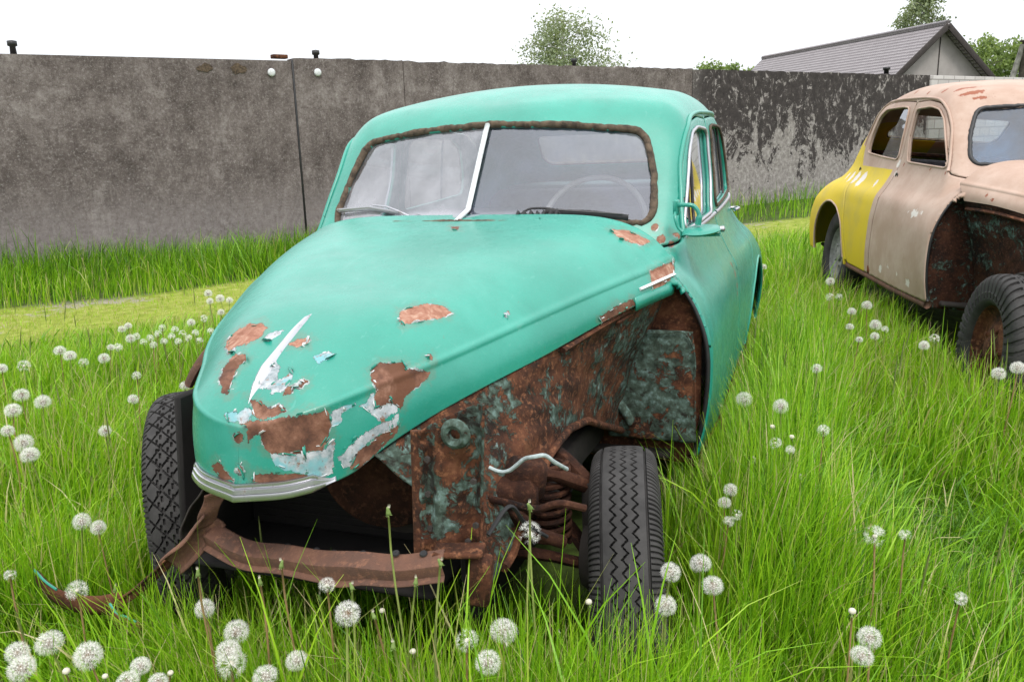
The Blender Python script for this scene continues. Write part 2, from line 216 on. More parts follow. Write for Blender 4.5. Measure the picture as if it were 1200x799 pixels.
DANDELIONS=[(-1.952, 0.536, 0.42, 0.068, 'clock', 'white dandelion clock, topmost of the cluster of six at the left edge'),
(-1.777, 0.484, 0.42, 0.068, 'clock', 'white dandelion clock, right one of the upper trio at the left edge'),
(-1.8, 0.365, 0.42, 0.068, 'clock', 'white dandelion clock, lowest of the upper trio at the left edge of the meadow'),
(-1.601, 0.171, 0.42, 0.0498, 'clock', 'small hazy dandelion clock at the left edge, just above a close pair of clocks'),
(-1.429, 0.089, 0.42, 0.068, 'clock', 'white dandelion clock, upper one of the touching pair at the left edge'),
(-1.306, 0.004, 0.42, 0.063, 'clock', 'white dandelion clock, green-centred, lower one of the touching pair at the left edge'),
(-1.242, 0.267, 0.42, 0.0462, 'clock', 'lone small white dandelion clock midway between the left edge and the diamond-tread tyre'),
(-1.432, 0.608, 0.42, 0.0449, 'clock', 'small white dandelion clock standing alone a little left of the diamond-tread tyre top'),
(-1.356, 0.826, 0.42, 0.0472, 'clock', 'small white dandelion clock touching the top of the diamond-tread tyre under the bonnet'),
(-0.715, -0.353, 0.42, 0.0515, 'clock', 'white dandelion clock, left one of the side by side pair above the bent bumper bracket'),
(-0.641, -0.37, 0.42, 0.046, 'clock', 'white dandelion clock, right one of the side by side pair above the bent bumper bracket'),
(-0.268, -0.866, 0.45, 0.0567, 'clock', 'large white dandelion clock just below the bent bumper bracket, left of the biggest one'),
(-0.157, -0.877, 0.45, 0.0601, 'clock', 'biggest white dandelion clock in the lower left, standing below the bent bumper bracket'),
(-0.301, -0.912, 0.45, 0.0472, 'clock', 'white dandelion clock, upper of the overlapping two in the bottom left corner'),
(-0.249, -0.948, 0.45, 0.0556, 'clock', 'large white dandelion clock, lower of the overlapping two in the bottom left corner'),
(-0.428, -0.648, 0.42, 0.0514, 'half', 'ragged half blown dandelion head standing in front of the bent bumper bracket'),
(-0.032, -0.873, 0.45, 0.0392, 'clock', 'medium white dandelion clock near the bottom edge, above two cut off clocks'),
(-0.018, -0.921, 0.45, 0.0444, 'clock', 'white dandelion clock cut by the bottom edge, left of the cut off pair'),
(0.037, -0.904, 0.45, 0.038, 'clock', 'white dandelion clock cut by the bottom edge, right of the cut off pair'),
(-0.049, -0.667, 0.45, 0.0457, 'clock', 'white dandelion clock behind a tall brown bud stem, left under the rusty cross-member'),
(0.073, -0.721, 0.45, 0.0521, 'clock', 'large white dandelion clock above an overlapping pair, below the rusty cross-member left end'),
(0.101, -0.783, 0.45, 0.0501, 'clock', 'white dandelion clock partly hidden behind a half blown head near the bottom edge'),
(0.1, -0.778, 0.42, 0.0606, 'half', 'half blown dandelion head turned sideways with brown seeds, near the bottom edge'),
(0.219, -0.829, 0.45, 0.0477, 'clock', 'white dandelion clock at the bottom edge, left of the small clock by the middle'),
(0.248, -0.77, 0.45, 0.0425, 'clock', 'white dandelion clock low in the grass, left of centre near the bottom edge'),
(0.356, -0.75, 0.558, 0.0493, 'clock', 'bright white dandelion clock standing alone below the middle of the rusty cross-member'),
(0.27, -0.68, 0.565, 0.0336, 'half', 'thin see-through dandelion head with pale button, in front of the rusty cross-member'),
(0.516, -0.568, 0.42, 0.0486, 'half', 'half empty dandelion head with pale button, left of the brightest clock'),
(0.593, -0.559, 0.45, 0.0582, 'clock', 'brightest large dandelion clock in the bottom middle of the meadow, below the suspension'),
(0.601, -0.667, 0.45, 0.05, 'clock', 'white dandelion clock at the bottom middle, just below the brightest clock'),
(0.606, -0.42, 0.6, 0.0504, 'half', 'flattened half blown dandelion head standing before the rusty suspension'),
(-0.645, -0.639, 0.42, 0.03, 'half', 'flat brown-stemmed dandelion head at the left edge, level with the bent bumper bracket'),
(0.932, -0.17, 0.45, 0.0509, 'clock', 'white dandelion clock, topmost of the four right of the zigzag-tread tyre'),
(0.915, -0.5, 0.599, 0.0406, 'clock', 'white dandelion clock touching the edge of the zigzag-tread tyre, left of the four'),
(0.97, -0.262, 0.45, 0.0484, 'clock', 'white dandelion clock, rightmost of the four beside the zigzag-tread tyre'),
(0.907, -0.5, 0.527, 0.0428, 'clock', 'white dandelion clock, lowest of the four beside the zigzag-tread tyre'),
(0.917, 1.209, 0.42, 0.0646, 'clock', 'white dandelion clock beside the lower door edge of the green car'),
(0.795, 0.921, 0.42, 0.0511, 'clock', 'white dandelion clock in front of the dark wheel well behind the zigzag-tread tyre'),
(1.052, 1.157, 0.42, 0.0628, 'clock', 'white dandelion clock with a bite missing, right of the green car door'),
(1.053, 0.76, 0.42, 0.0416, 'half', 'drooping half blown dandelion head under the notched clock right of the green door'),
(1.1, 0.708, 0.42, 0.0325, 'half', 'tiny half blown dandelion head right beside a drooping one, right of the green door'),
(1.2, 0.927, 0.42, 0.0432, 'half', 'half blown dandelion head at the right tip of a fan of stems'),
(1.175, 2.017, 0.34, 0.0546, 'clock', 'small lone white dandelion clock between the two cars in open grass'),
(0.951, 0.339, 0.42, 0.0412, 'clock', 'white dandelion clock, top of the column of four above the tyre clocks'),
(0.944, 0.247, 0.42, 0.0375, 'clock', 'white dandelion clock, second of the column of four right of the zigzag-tread tyre'),
(0.982, 0.179, 0.42, 0.03, 'half', 'half blown dandelion head, right one of the lower pair in the column of four'),
(0.966, 0.132, 0.42, 0.0312, 'half', 'half blown dandelion head, lowest of the column of four right of the tyre'),
(1.281, -0.374, 0.45, 0.048, 'clock', 'large white dandelion clock, upper one of the pair in the lower right'),
(1.265, -0.441, 0.45, 0.0448, 'clock', 'large white dandelion clock, lower one of the pair in the lower right'),
(1.319, 0.148, 0.42, 0.0553, 'half', 'dishevelled half blown dandelion head beside the dark trampled hollow in the grass'),
(1.391, 0.174, 0.42, 0.0319, 'half', 'faint thin dandelion head on the right of the dark trampled hollow'),
(1.477, -0.111, 0.42, 0.03, 'half', 'small half blown dandelion head near the lower right corner'),
(1.927, 2.112, 0.34, 0.0636, 'clock', 'white dandelion clock below the rusty wheel of the pink car, left of two'),
(2.025, 2.237, 0.34, 0.068, 'clock', 'white dandelion clock below the rusty wheel of the pink car, right of two'),
(1.677, 2.581, 0.34, 0.0553, 'clock', 'small white dandelion clock below the front end of the pink car sill'),
(1.741, 2.745, 0.34, 0.0526, 'half', 'small half blown dandelion head left of the pink car wheel beside the rusty sill end'),
(1.457, 3.579, 0.34, 0.068, 'clock', 'largest dandelion clock at the top of the clump below the pink car door'),
(1.476, 3.017, 0.34, 0.068, 'clock', 'fluffy dandelion clock in the middle of the clump below the pink car door'),
(1.458, 2.74, 0.34, 0.0492, 'clock', 'small dandelion clock at the bottom of the clump below the pink car door'),
(1.364, 3.375, 0.34, 0.0559, 'clock', 'small dandelion clock at the upper left of the clump below the pink car door'),
(1.342, 2.944, 0.34, 0.047, 'clock', 'small dandelion clock at the lower left of the clump below the pink car door'),
(1.379, 2.644, 0.34, 0.0397, 'clock', 'tiny dandelion clock under the left side of the clump below the pink car door'),
(1.518, 2.918, 0.34, 0.0415, 'half', 'tiny half blown head at the right side of the clump below the pink car door'),
(1.252, 4.426, 0.34, 0.0669, 'clock', 'small dandelion clock below the rear wheel of the pink car, topmost of three'),
(1.243, 3.824, 0.34, 0.0554, 'half', 'half blown head below the rear wheel of the pink car, left of a level pair'),
(1.3, 3.835, 0.34, 0.0497, 'half', 'half blown head below the rear wheel of the pink car, right of a level pair'),
(0.759, 5.035, 0.34, 0.0544, 'clock', 'tiny white dandelion clock in the far grass just right of the green car tail'),
(-3.089, 3.13, 0.34, 0.0633, 'clock', 'small dandelion clock at the upper left of the clump beside the green bonnet edge'),
(-2.866, 2.869, 0.34, 0.0542, 'clock', 'small dandelion clock second on the left of the clump beside the green bonnet edge'),
(-2.857, 2.969, 0.34, 0.0672, 'clock', 'small dandelion clock in the middle of the clump beside the green bonnet edge'),
(-2.743, 2.926, 0.34, 0.0543, 'clock', 'small dandelion clock touching the green bonnet edge, right of the clump'),
(-2.522, 2.548, 0.34, 0.0505, 'clock', 'small dandelion clock at the bottom of the clump beside the green bonnet edge'),
(-2.5, 2.232, 0.34, 0.0532, 'clock', 'small dandelion clock left of and below the clump beside the green bonnet edge'),
(-2.506, 2.36, 0.34, 0.0489, 'half', 'faint half blown head between the lone clock and the green bonnet edge clump'),
(-2.797, 1.971, 0.34, 0.0518, 'clock', 'far dandelion clock, lower left of a slanting pair by the mown strip'),
(-2.834, 2.06, 0.34, 0.0474, 'clock', 'far dandelion clock, upper right of a slanting pair by the mown strip'),
(-2.55, 1.777, 0.34, 0.059, 'clock', 'far dandelion clock just below the slanting pair by the mown strip'),
(-2.463, 1.589, 0.34, 0.0519, 'half', 'far half blown head, right one of a pair before the mown strip'),
(-2.503, 1.58, 0.34, 0.0425, 'clock', 'far small clock, left one of a pair before the mown strip'),
(-2.345, 1.37, 0.34, 0.0627, 'clock', 'far dandelion clock with a dark eye, before the mown strip'),
(-2.731, 1.448, 0.34, 0.068, 'clock', 'far dandelion clock, left of the two brightest before the mown strip'),
(-2.577, 1.37, 0.34, 0.068, 'clock', 'far dandelion clock, right of the two brightest before the mown strip'),
(-2.643, 1.142, 0.34, 0.066, 'half', 'ragged far dandelion head between dark grass spikes near the left edge'),
(-2.715, 1.074, 0.34, 0.0563, 'clock', 'far dandelion clock cut by the left edge of the picture'),
(-1.691, 0.907, 0.42, 0.042, 'half', 'far half blown head above the diamond-tread tyre, left'),
(-2.384, 1.273, 0.34, 0.0528, 'half', 'faint far half blown head right of the two brightest clocks'),
(-2.449, 1.821, 0.34, 0.0443, 'half', 'faint spent dandelion head in the hazy row left of the green bonnet'),
(-2.485, 1.924, 0.34, 0.0453, 'half', 'faint spent dandelion head in the hazy row left of the green bonnet'),
(-2.305, 1.768, 0.34, 0.0434, 'half', 'faint spent dandelion head in the hazy row left of the green bonnet'),
(-2.353, 1.886, 0.34, 0.0446, 'half', 'faint spent dandelion head in the hazy row left of the green bonnet'),
(-2.221, 1.787, 0.34, 0.0433, 'half', 'faint spent dandelion head in the hazy row left of the green bonnet'),
(-2.334, 1.957, 0.34, 0.0451, 'half', 'faint spent dandelion head in the hazy row left of the green bonnet'),
(-2.221, 1.872, 0.34, 0.044, 'half', 'faint spent dandelion head in the hazy row left of the green bonnet'),
(-2.272, 1.994, 0.34, 0.0452, 'half', 'faint spent dandelion head in the hazy row left of the green bonnet'),
(-2.111, 1.833, 0.34, 0.0434, 'half', 'faint spent dandelion head in the hazy row left of the green bonnet'),
(-2.21, 2.053, 0.34, 0.0455, 'half', 'faint spent dandelion head in the hazy row left of the green bonnet'),
(-2.304, 1.686, 0.34, 0.0428, 'half', 'faint spent dandelion head in the hazy row left of the green bonnet'),
(-2.409, 1.724, 0.34, 0.0434, 'half', 'faint spent dandelion head in the hazy row left of the green bonnet'),
(-2.065, 1.907, 0.34, 0.0439, 'half', 'faint spent dandelion head in the hazy row left of the green bonnet'),
(-2.464, 2.044, 0.34, 0.0462, 'half', 'faint spent dandelion head in the hazy row left of the green bonnet'),
(-2.564, 1.839, 0.34, 0.0448, 'half', 'faint spent dandelion head in the hazy row left of the green bonnet'),
(-2.579, 2.067, 0.34, 0.0467, 'half', 'faint spent dandelion head in the hazy row left of the green bonnet'),
(-0.025, -0.7, 0.554, 0.0212, 'bud', 'tall spent green dandelion bud on a brown stem, before the left end of the cross-member'),
(0.153, -0.66, 0.58, 0.0208, 'bud', 'spent green dandelion bud before the rusty cross-member, left of the see-through head'),
(0.384, -0.62, 0.708, 0.0217, 'bud', 'tallest green dandelion bud, standing before the dark engine bay opening'),
(0.112, -0.68, 0.546, 0.02, 'bud', 'drooping spent dandelion bud before the rusty cross-member, left of centre'),
(0.326, -0.68, 0.569, 0.02, 'bud', 'short green dandelion bud below the rusty cross-member, right of the see-through head'),
(0.445, -0.64, 0.578, 0.02, 'bud', 'whitish green dandelion bud at the right end of the rusty cross-member'),
(0.5, -0.64, 0.626, 0.02, 'bud', 'green dandelion bud before the rusty panel foot, left of the suspension'),
(0.635, -0.5, 0.697, 0.022, 'bud', 'tall green dandelion bud directly above the flattened head before the suspension'),
(0.382, -0.7, 0.528, 0.02, 'bud', 'short ragged dandelion bud right of the lone bright clock below the cross-member'),
(0.476, -0.8, 0.544, 0.02, 'bud', 'small dandelion bud low in the bottom middle grass'),
(0.842, 1.124, 0.4, 0.0318, 'bud', 'green dandelion bud beside the green door edge, left of a clock'),
(0.296, -0.518, 0.42, 0.013, 'bare', 'bare white dandelion button right of the lone bright clock'),
(0.427, -0.636, 0.42, 0.0136, 'bare', 'bare white dandelion button low in the bottom middle grass'),
(0.598, -0.562, 0.42, 0.0137, 'bare', 'bare white dandelion button just under the brightest clock'),
(-0.198, -0.896, 0.42, 0.0151, 'bare', 'bare cream dandelion button in the bottom left, below the biggest clocks'),
(-0.111, -0.886, 0.42, 0.0116, 'bare', 'bare dandelion button at the bottom edge, under the biggest clock'),
(1.256, -0.231, 0.42, 0.0162, 'bare', 'bare pale dandelion button above the pair of clocks in the lower right'),
(1.035, 0.919, 0.42, 0.018, 'bare', 'bare dandelion button in the fan of stems, nearest the green door'),
(1.101, 0.831, 0.42, 0.018, 'bare', 'bare dandelion button in the middle of the fan of stems right of the green car'),
(1.136, 0.53, 0.4, 0.0203, 'bud', 'spent bud low in the open grass between the green door and the hollow'),
(0.996, 0.634, 0.4, 0.0215, 'bud', 'spent bud under the drooping head, right of the green door'),
(0.681, -0.469, 0.4, 0.02, 'bud', 'spent green bud at the foot of the zigzag-tread tyre, left'),
(0.716, -0.355, 0.42, 0.0149, 'bare', 'bare pale button before the zigzag-tread tyre'),
(0.115, -0.481, 0.4, 0.02, 'bud', 'thin spent bud just left of the see-through head stem'),
(-0.376, -0.588, 0.4, 0.02, 'bud', 'leaning spent bud above the bent bumper bracket'),
(0.005, -0.839, 0.42, 0.0116, 'bare', 'bare white dandelion button right of the cut off pair at the bottom edge')]
import bpy, math, random
from mathutils import Vector, Matrix, Euler
random.seed(11); rng = np.random.default_rng(11)
SC = bpy.context.scene; COL = SC.collection
R_ = math.radians

# ------------------------------------------------------------------ object helpers
def mesh(name, V, Fs, mats, smooth=True, attrs=None, fmat=None):
    V = np.asarray(V, np.float32)
    if isinstance(Fs, np.ndarray): Fs = [Fs]
    Fs = [np.asarray(f, np.int32) for f in Fs if len(f)]
    me = bpy.data.meshes.new(name)
    me.vertices.add(len(V)); me.vertices.foreach_set('co', V.ravel())
    nl = sum(f.size for f in Fs); npoly = sum(len(f) for f in Fs)
    me.loops.add(nl); me.loops.foreach_set('vertex_index', np.concatenate([f.ravel() for f in Fs]))
    me.polygons.add(npoly)
    sizes = np.concatenate([np.full(len(f), f.shape[1]) for f in Fs])
    me.polygons.foreach_set('loop_start', np.concatenate([[0], np.cumsum(sizes)[:-1]]).astype(np.int32))
    me.polygons.foreach_set('use_smooth', np.full(npoly, smooth))
    if fmat is not None: me.polygons.foreach_set('material_index', np.asarray(fmat, np.int32))
    me.update(calc_edges=True)
    for m in (mats if isinstance(mats, (list, tuple)) else [mats]): me.materials.append(m)
    for k, a in (attrs or {}).items():
        at = me.attributes.new(k, 'FLOAT', 'POINT'); at.data.foreach_set('value', np.asarray(a, np.float32))
    return me
def obj(name, me, parent=None):
    o = bpy.data.objects.new(name, me); COL.objects.link(o); o.parent = parent
    return o
def part(name, VF, mat, parent=None, smooth=True, attrs=None, label=None):
    o = obj(name, mesh(name, VF[0], VF[1], mat, smooth, attrs), parent)
    if label: o['label'] = label
    return o
def sharp(o, deg=35):
    me = o.data
    me.set_sharp_from_angle(angle=R_(deg)) if hasattr(me, 'set_sharp_from_angle') else None
    return o
def tag(o, label=None, cat=None, group=None, kind=None):
    for k, v in (('label', label), ('category', cat), ('group', group), ('kind', kind)):
        if v: o[k] = v
    return o
def empty(name, loc=(0,0,0), rot=(0,0,0)):
    o = bpy.data.objects.new(name, None); COL.objects.link(o); o.location = loc; o.rotation_euler = rot; o.empty_display_size = .1
    return o
def thicken(o, t, off=-1):
    m = o.modifiers.new('thick', 'SOLIDIFY'); m.thickness = t; m.offset = off; m.use_even_offset = False
    return o
def join(*L):
    V = []; Q = []; T = []; n = 0
    for v, f in L:
        v = np.asarray(v, float)
        for g in (f if isinstance(f, list) else [f]):
            g = np.asarray(g)
            if g.size: (Q if g.shape[1] == 4 else T).append(g + n)
        V.append(v); n += len(v)
    Fs = []
    if Q: Fs.append(np.concatenate(Q))
    if T: Fs.append(np.concatenate(T))
    return np.concatenate(V), Fs
def tube(path, r, n=10, closed=False, flat=1.0):
    P = np.asarray(path, float); m = len(P); r = np.broadcast_to(np.asarray(r, float), (m,))
    T = (np.roll(P, -1, 0) - np.roll(P, 1, 0)) if closed else np.gradient(P, axis=0)
    T /= np.maximum(np.linalg.norm(T, axis=1), 1e-9)[:, None]
    a = np.array([0, 0, 1.]) if abs(T[0, 2]) < .9 else np.array([1., 0, 0]); U = []
    u = np.cross(T[0], a); u /= np.linalg.norm(u)
    for t in T:
        u = u - t * (u @ t); u /= max(np.linalg.norm(u), 1e-9); U.append(u)
    U = np.array(U); W = np.cross(T, U)
    th = np.linspace(0, 2*np.pi, n, endpoint=False)
    V = P[:, None] + (U[:, None] * np.cos(th)[None, :, None] + W[:, None] * np.sin(th)[None, :, None] * flat) * r[:, None, None]
    V = V.reshape(-1, 3); Fq = gridF(m, n, wu=closed, wv=True)
    if closed: return V, [Fq]
    c = len(V); V = np.concatenate([V, P[:1], P[-1:]]); k = np.arange(n); k2 = (k + 1) % n
    T3 = np.concatenate([np.stack([np.full(n, c), k2, k], 1), np.stack([np.full(n, c+1), (m-1)*n + k, (m-1)*n + k2], 1)])
    return V, [Fq, T3]
def box(size, loc=(0,0,0), rot=(0,0,0), bev=.004):
    """box with chamfered edges"""
    sx, sy, sz = [s / 2 for s in size]; b = min(bev, sx*.6, sy*.6, sz*.6)
    V = []; 
    for x in (-1, 1):
        for y in (-1, 1):
            for z in (-1, 1):
                V += [(x*sx, y*(sy-b), z*(sz-b)), (x*(sx-b), y*sy, z*(sz-b)), (x*(sx-b), y*(sy-b), z*sz)]
    V = np.array(V); idx = lambda x, y, z: ((x > 0)*4 + (y > 0)*2 + (z > 0)) * 3
    Q = []; T = []
    for s in (-1, 1):
        a = [idx(s,-1,-1), idx(s,1,-1), idx(s,1,1), idx(s,-1,1)]; Q.append(a if s > 0 else a[::-1])
        a = [idx(-1,s,-1)+1, idx(1,s,-1)+1, idx(1,s,1)+1, idx(-1,s,1)+1]; Q.append(a[::-1] if s > 0 else a)
        a = [idx(-1,-1,s)+2, idx(1,-1,s)+2, idx(1,1,s)+2, idx(-1,1,s)+2]; Q.append(a if s > 0 else a[::-1])
    for p in (-1, 1):
        for q in (-1, 1):
            Q.append([idx(p,q,-1), idx(p,q,-1)+1, idx(p,q,1)+1, idx(p,q,1)]); Q.append([idx(p,-1,q), idx(p,1,q), idx(p,1,q)+2, idx(p,-1,q)+2]); Q.append([idx(-1,p,q)+1, idx(1,p,q)+1, idx(1,p,q)+2, idx(-1,p,q)+2])
    for x in (-1,1):
        for y in (-1,1):
            for z in (-1,1): i = idx(x,y,z); T.append([i, i+1, i+2])
    M = np.array(Euler(rot).to_matrix())
    V = V @ M.T + np.array(loc); Q = np.array(Q); T = np.array(T)
    # make every face look outwards
    ctr = np.array(loc)
    def fix(Fa):
        c = V[Fa].mean(1); n = np.cross(V[Fa[:,1]] - V[Fa[:,0]], V[Fa[:,2]] - V[Fa[:,0]])
        bad = ((c - ctr) * n).sum(1) < 0; Fa[bad] = Fa[bad][:, ::-1]; return Fa
    return V, [fix(Q), fix(T)]
def lathe(prof, n=40, axis='x'):
    """profile of (along, radius) pairs, turned about an axis"""
    p = np.asarray(prof, float); th = np.linspace(0, 2*np.pi, n, endpoint=False)
    A, Th = np.meshgrid(np.arange(len(p)), th, indexing='ij')
    a = p[A.ravel(), 0]; r = p[A.ravel(), 1]; t = Th.ravel()
    V = {'x': np.stack([a, r*np.cos(t), r*np.sin(t)], 1), 'z': np.stack([r*np.cos(t), r*np.sin(t), a], 1), 'y': np.stack([r*np.sin(t), a, r*np.cos(t)], 1)}[axis]
    return V, [gridF(len(p), n, wv=True)]
def xf(VF, loc=(0,0,0), rot=(0,0,0), sc=(1,1,1)):
    M = np.array(Euler(rot).to_matrix()); return np.asarray(VF[0]) * np.array(sc) @ M.T + np.array(loc), VF[1]
def mir(VF):
    V = np.array(VF[0]); V[:, 0] *= -1
    return V, [np.asarray(f)[:, ::-1] for f in (VF[1] if isinstance(VF[1], list) else [VF[1]])]
def smoothpath(P, n=40):
    P = np.asarray(P, float); L = np.r_[0, np.cumsum(np.linalg.norm(np.diff(P, axis=0), axis=1))]
    return catmull(L, P, np.linspace(0, L[-1], n))

# ------------------------------------------------------------------ materials
class NT:
    def __init__(s, name):
        s.m = bpy.data.materials.new(name); s.m.use_nodes = True; s.t = s.m.node_tree; s.t.nodes.clear()
        s.out = s.t.nodes.new('ShaderNodeOutputMaterial')
    def n(s, typ, props=None, **ins):
        nd = s.t.nodes.new('ShaderNode' + typ)
        for k, v in (props or {}).items(): setattr(nd, k, v)
        for k, v in ins.items():
            key = int(k[1:]) if k[0] == 'i' and k[1:].isdigit() else k.replace('_', ' ')
            s.put(nd.inputs[key], v)
        return nd
    def put(s, sock, v):
        if isinstance(v, bpy.types.NodeSocket): s.t.links.new(v, sock)
        elif isinstance(v, bpy.types.Node): s.t.links.new(v.outputs[0], sock)
        elif isinstance(v, (tuple, list)) and len(v) == 3 and sock.type == 'RGBA': sock.default_value = (*v, 1)
        else: sock.default_value = v
    def math(s, op, a, b=0., clamp=False):
        return s.n('Math', {'operation': op, 'use_clamp': clamp}, i0=a, i1=b).outputs[0]
    def mix(s, f, a, b, mode='MIX'):
        nd = s.t.nodes.new('ShaderNodeMix'); nd.data_type = 'RGBA'; nd.blend_type = mode
        s.put(nd.inputs[0], f); s.put(nd.inputs[6], a); s.put(nd.inputs[7], b); return nd.outputs[2]
    def noise(s, scale, detail=4., rough=.6, co=None, dist=0.):
        nd = s.n('TexNoise', None, Scale=scale, Detail=detail, Roughness=rough, Distortion=dist)
        s.put(nd.inputs['Vector'], co if co is not None else s.co()); return nd.outputs[0]
    def co(s, sc=None):
        if not hasattr(s, '_c'): s._c = s.n('TexCoord').outputs['Object']
        if sc is None: return s._c
        return s.n('Mapping', None, Vector=s._c, Scale=sc).outputs[0]
    def ramp(s, f, stops, interp='LINEAR'):
        nd = s.n('ValToRGB', None, Fac=f); cr = nd.color_ramp; cr.interpolation = interp
        while len(cr.elements) < len(stops): cr.elements.new(.5)
        for e, (p, c) in zip(cr.elements, stops): e.position = p; e.color = (*c, 1) if len(c) == 3 else c
        return nd.outputs[0]
    def step(s, f, a, b):   # smooth threshold
        return s.n('MapRange', {'interpolation_type': 'SMOOTHSTEP'}, Value=f, From_Min=a, From_Max=b).outputs[0]
    def attr(s, name): return s.n('Attribute', {'attribute_name': name}).outputs['Fac']
    def bump(s, h, strength=.3, dist=.01, normal=None):
        nd = s.n('Bump', None, Strength=strength, Distance=dist, Height=h)
        if normal is not None: s.put(nd.inputs['Normal'], normal)
        return nd.outputs[0]
    def bsdf(s, **k):
        b = s.n('BsdfPrincipled', None, **k); s.t.links.new(b.outputs[0], s.out.inputs[0]); return s.m
    def surf(s, sh): s.put(s.out.inputs[0], sh); return s.m
def rust_col(t, k=1.0, pink=0.):
    a = t.noise(9, 7, .7); b = t.noise(60, 5, .7)
    c1 = t.ramp(a, [(.34, (.014,.008,.006)), (.45, (.045,.018,.010)), (.56, (.095,.035,.017)), (.70, (.16,.070,.034))])
    c2 = t.mix(t.step(b, .5, .68), c1, (.20*k, .085*k, .042*k))
    return c2
def mat_rust(name='rust', pale=0., lichen=0.):
    t = NT(name); c = rust_col(t)
    if pale < 0: c = t.mix(1., c, (.42, .40, .42), 'MULTIPLY')
    elif pale: c = t.mix(pale, c, (.215, .125, .095))
    n1 = t.noise(28, 8, .75); n2 = t.noise(7, 5, .6); n3 = t.noise(140, 4, .7)
    h = t.math('ADD', n1, t.math('MULTIPLY', n3, .35))
    if lichen:
        # flaking remains of grey-green paint and lichen
        f = t.math('ADD', t.math('MULTIPLY', n2, .6), t.math('MULTIPLY', t.noise(22, 7, .8, dist=1.2), .6))
        m = t.step(f, .72 - lichen*.08, .745 - lichen*.08)
        lc = t.ramp(t.noise(45, 4, .6), [(.3, (.02,.030,.022)), (.5, (.055,.080,.062)), (.62, (.10,.155,.135)), (.75, (.22,.29,.29))])
        c = t.mix(m, c, lc); h = t.math('ADD', h, t.math('MULTIPLY', m, .9))
        dk = t.step(t.noise(14, 6, .7, dist=.6), .56, .66); c = t.mix(t.math('MULTIPLY', dk, .85), c, (.014,.009,.007))
    return t.bsdf(Base_Color=c, Roughness=.88, Specular_IOR_Level=.25, Normal=t.bump(h, .8, .006))
def mat_paint(name, chips=True):
    """chalky aged turquoise enamel; attributes chip / primer hold 0.05 minus the distance to a flaked patch (metres)"""
    t = NT(name)
    big = t.noise(1.6, 4, .6); fine = t.noise(220, 3, .6); mid = t.noise(14, 6, .65); cl = t.noise(45, 6, .7)
    base = t.mix(t.step(big, .35, .7), (.008,.218,.158), (.019,.312,.232))
    chk = t.step(t.noise(2.6, 7, .72, dist=.4), .48, .74); base = t.mix(t.math('MULTIPLY', chk, .30), base, (.065,.37,.295))
    base = t.mix(t.math('MULTIPLY', t.step(mid, .55, .8), .22), base, (.04,.32,.24))
    # stray specks and small rust pits
    sp = t.step(t.noise(85, 3, .75), .72, .75)
    base = t.mix(sp, base, (.16,.07,.035))
    streak = t.noise(6, 6, .7, co=t.co((14, 14, 1.2)))
    base = t.mix(t.math('MULTIPLY', t.step(streak, .58, .8), .30), base, (.008,.17,.115))
    scr = t.step(t.noise(30, 3, .5, co=t.co((1, .12, 1)), dist=2.), .66, .70); base = t.mix(t.math('MULTIPLY', scr, .16), base, (.16,.42,.36))
    dust = t.step(t.noise(130, 4, .8), .58, .72); base = t.mix(t.math('MULTIPLY', dust, .20), base, (.20,.40,.35))
    rough = t.math('ADD', .34, t.math('MULTIPLY', mid, .22))
    h = t.math('MULTIPLY', fine, .05)
    hh = t.math('ADD', t.math('MULTIPLY', mid, .8), t.math('MULTIPLY', t.noise(3.5, 3, .5), 1.2))
    if chips:
        wob = t.math('MULTIPLY', t.math('SUBTRACT', t.math('ADD', t.math('MULTIPLY', cl, .7), t.math('MULTIPLY', t.noise(150, 4, .7), .3)), .5), .032)
        c = t.math('ADD', t.attr('chip'), wob); p = t.math('ADD', t.attr('primer'), t.math('MULTIPLY', wob, 1.1))
        edge = t.step(t.math('ADD', c, t.math('MULTIPLY', t.math('SUBTRACT', t.noise(24, 3, .6), .5), .030)), .0505, .0512); bare = t.step(c, .0500, .0506); pr = t.step(p, .0490, .0497)
        rs = t.ramp(t.noise(16, 7, .7), [(.30, (.035,.015,.009)), (.43, (.095,.038,.021)), (.54, (.17,.075,.044)), (.68, (.29,.155,.105))])
        rs = t.mix(t.step(t.noise(9, 5, .7, co=t.co((1, 1, 1)), dist=.8), .5, .62), rs, (.115,.044,.020))
        # pinkish undercoat for the small chips: attribute tells
        rs = t.mix(t.attr('undercoat'), rs, t.ramp(t.noise(30, 6, .7, dist=1.), [(.35, (.20,.075,.042)), (.52, (.31,.145,.095)), (.68, (.45,.30,.22))]))
        wp = t.ramp(t.noise(34, 6, .7), [(.32, (.12,.17,.18)), (.5, (.34,.37,.39)), (.7, (.52,.54,.56))])
        wp = t.mix(t.step(t.noise(7, 4, .6), .52, .60), wp, (.16,.36,.39))
        wp = t.mix(t.step(cl, .60, .66), wp, (.20,.10,.06))
        bleed = t.math('MULTIPLY', t.step(t.math('ADD', t.attr('chip'), t.math('MULTIPLY', t.math('SUBTRACT', t.noise(30, 6, .75), .5), .10)), .030, .052), .26); base = t.mix(bleed, base, (.16,.095,.055))
        base = t.mix(pr, base, wp); base = t.mix(edge, base, t.ramp(t.noise(50, 4, .7), [(.4, (.03,.028,.026)), (.5, (.20,.23,.22)), (.62, (.42,.46,.46))])); base = t.mix(bare, base, rs)  # edge ring paints the shade of lifted flakes beside pale primer
        anyb = t.math('MAXIMUM', bare, t.math('MULTIPLY', pr, .8))
        rough = t.math('ADD', rough, t.math('MULTIPLY', anyb, .4))
        h = t.math('SUBTRACT', h, t.math('MULTIPLY', t.math('MAXIMUM', bare, pr), 1.0))
        h = t.math('ADD', h, t.math('MULTIPLY', t.math('MULTIPLY', anyb, cl), .6))
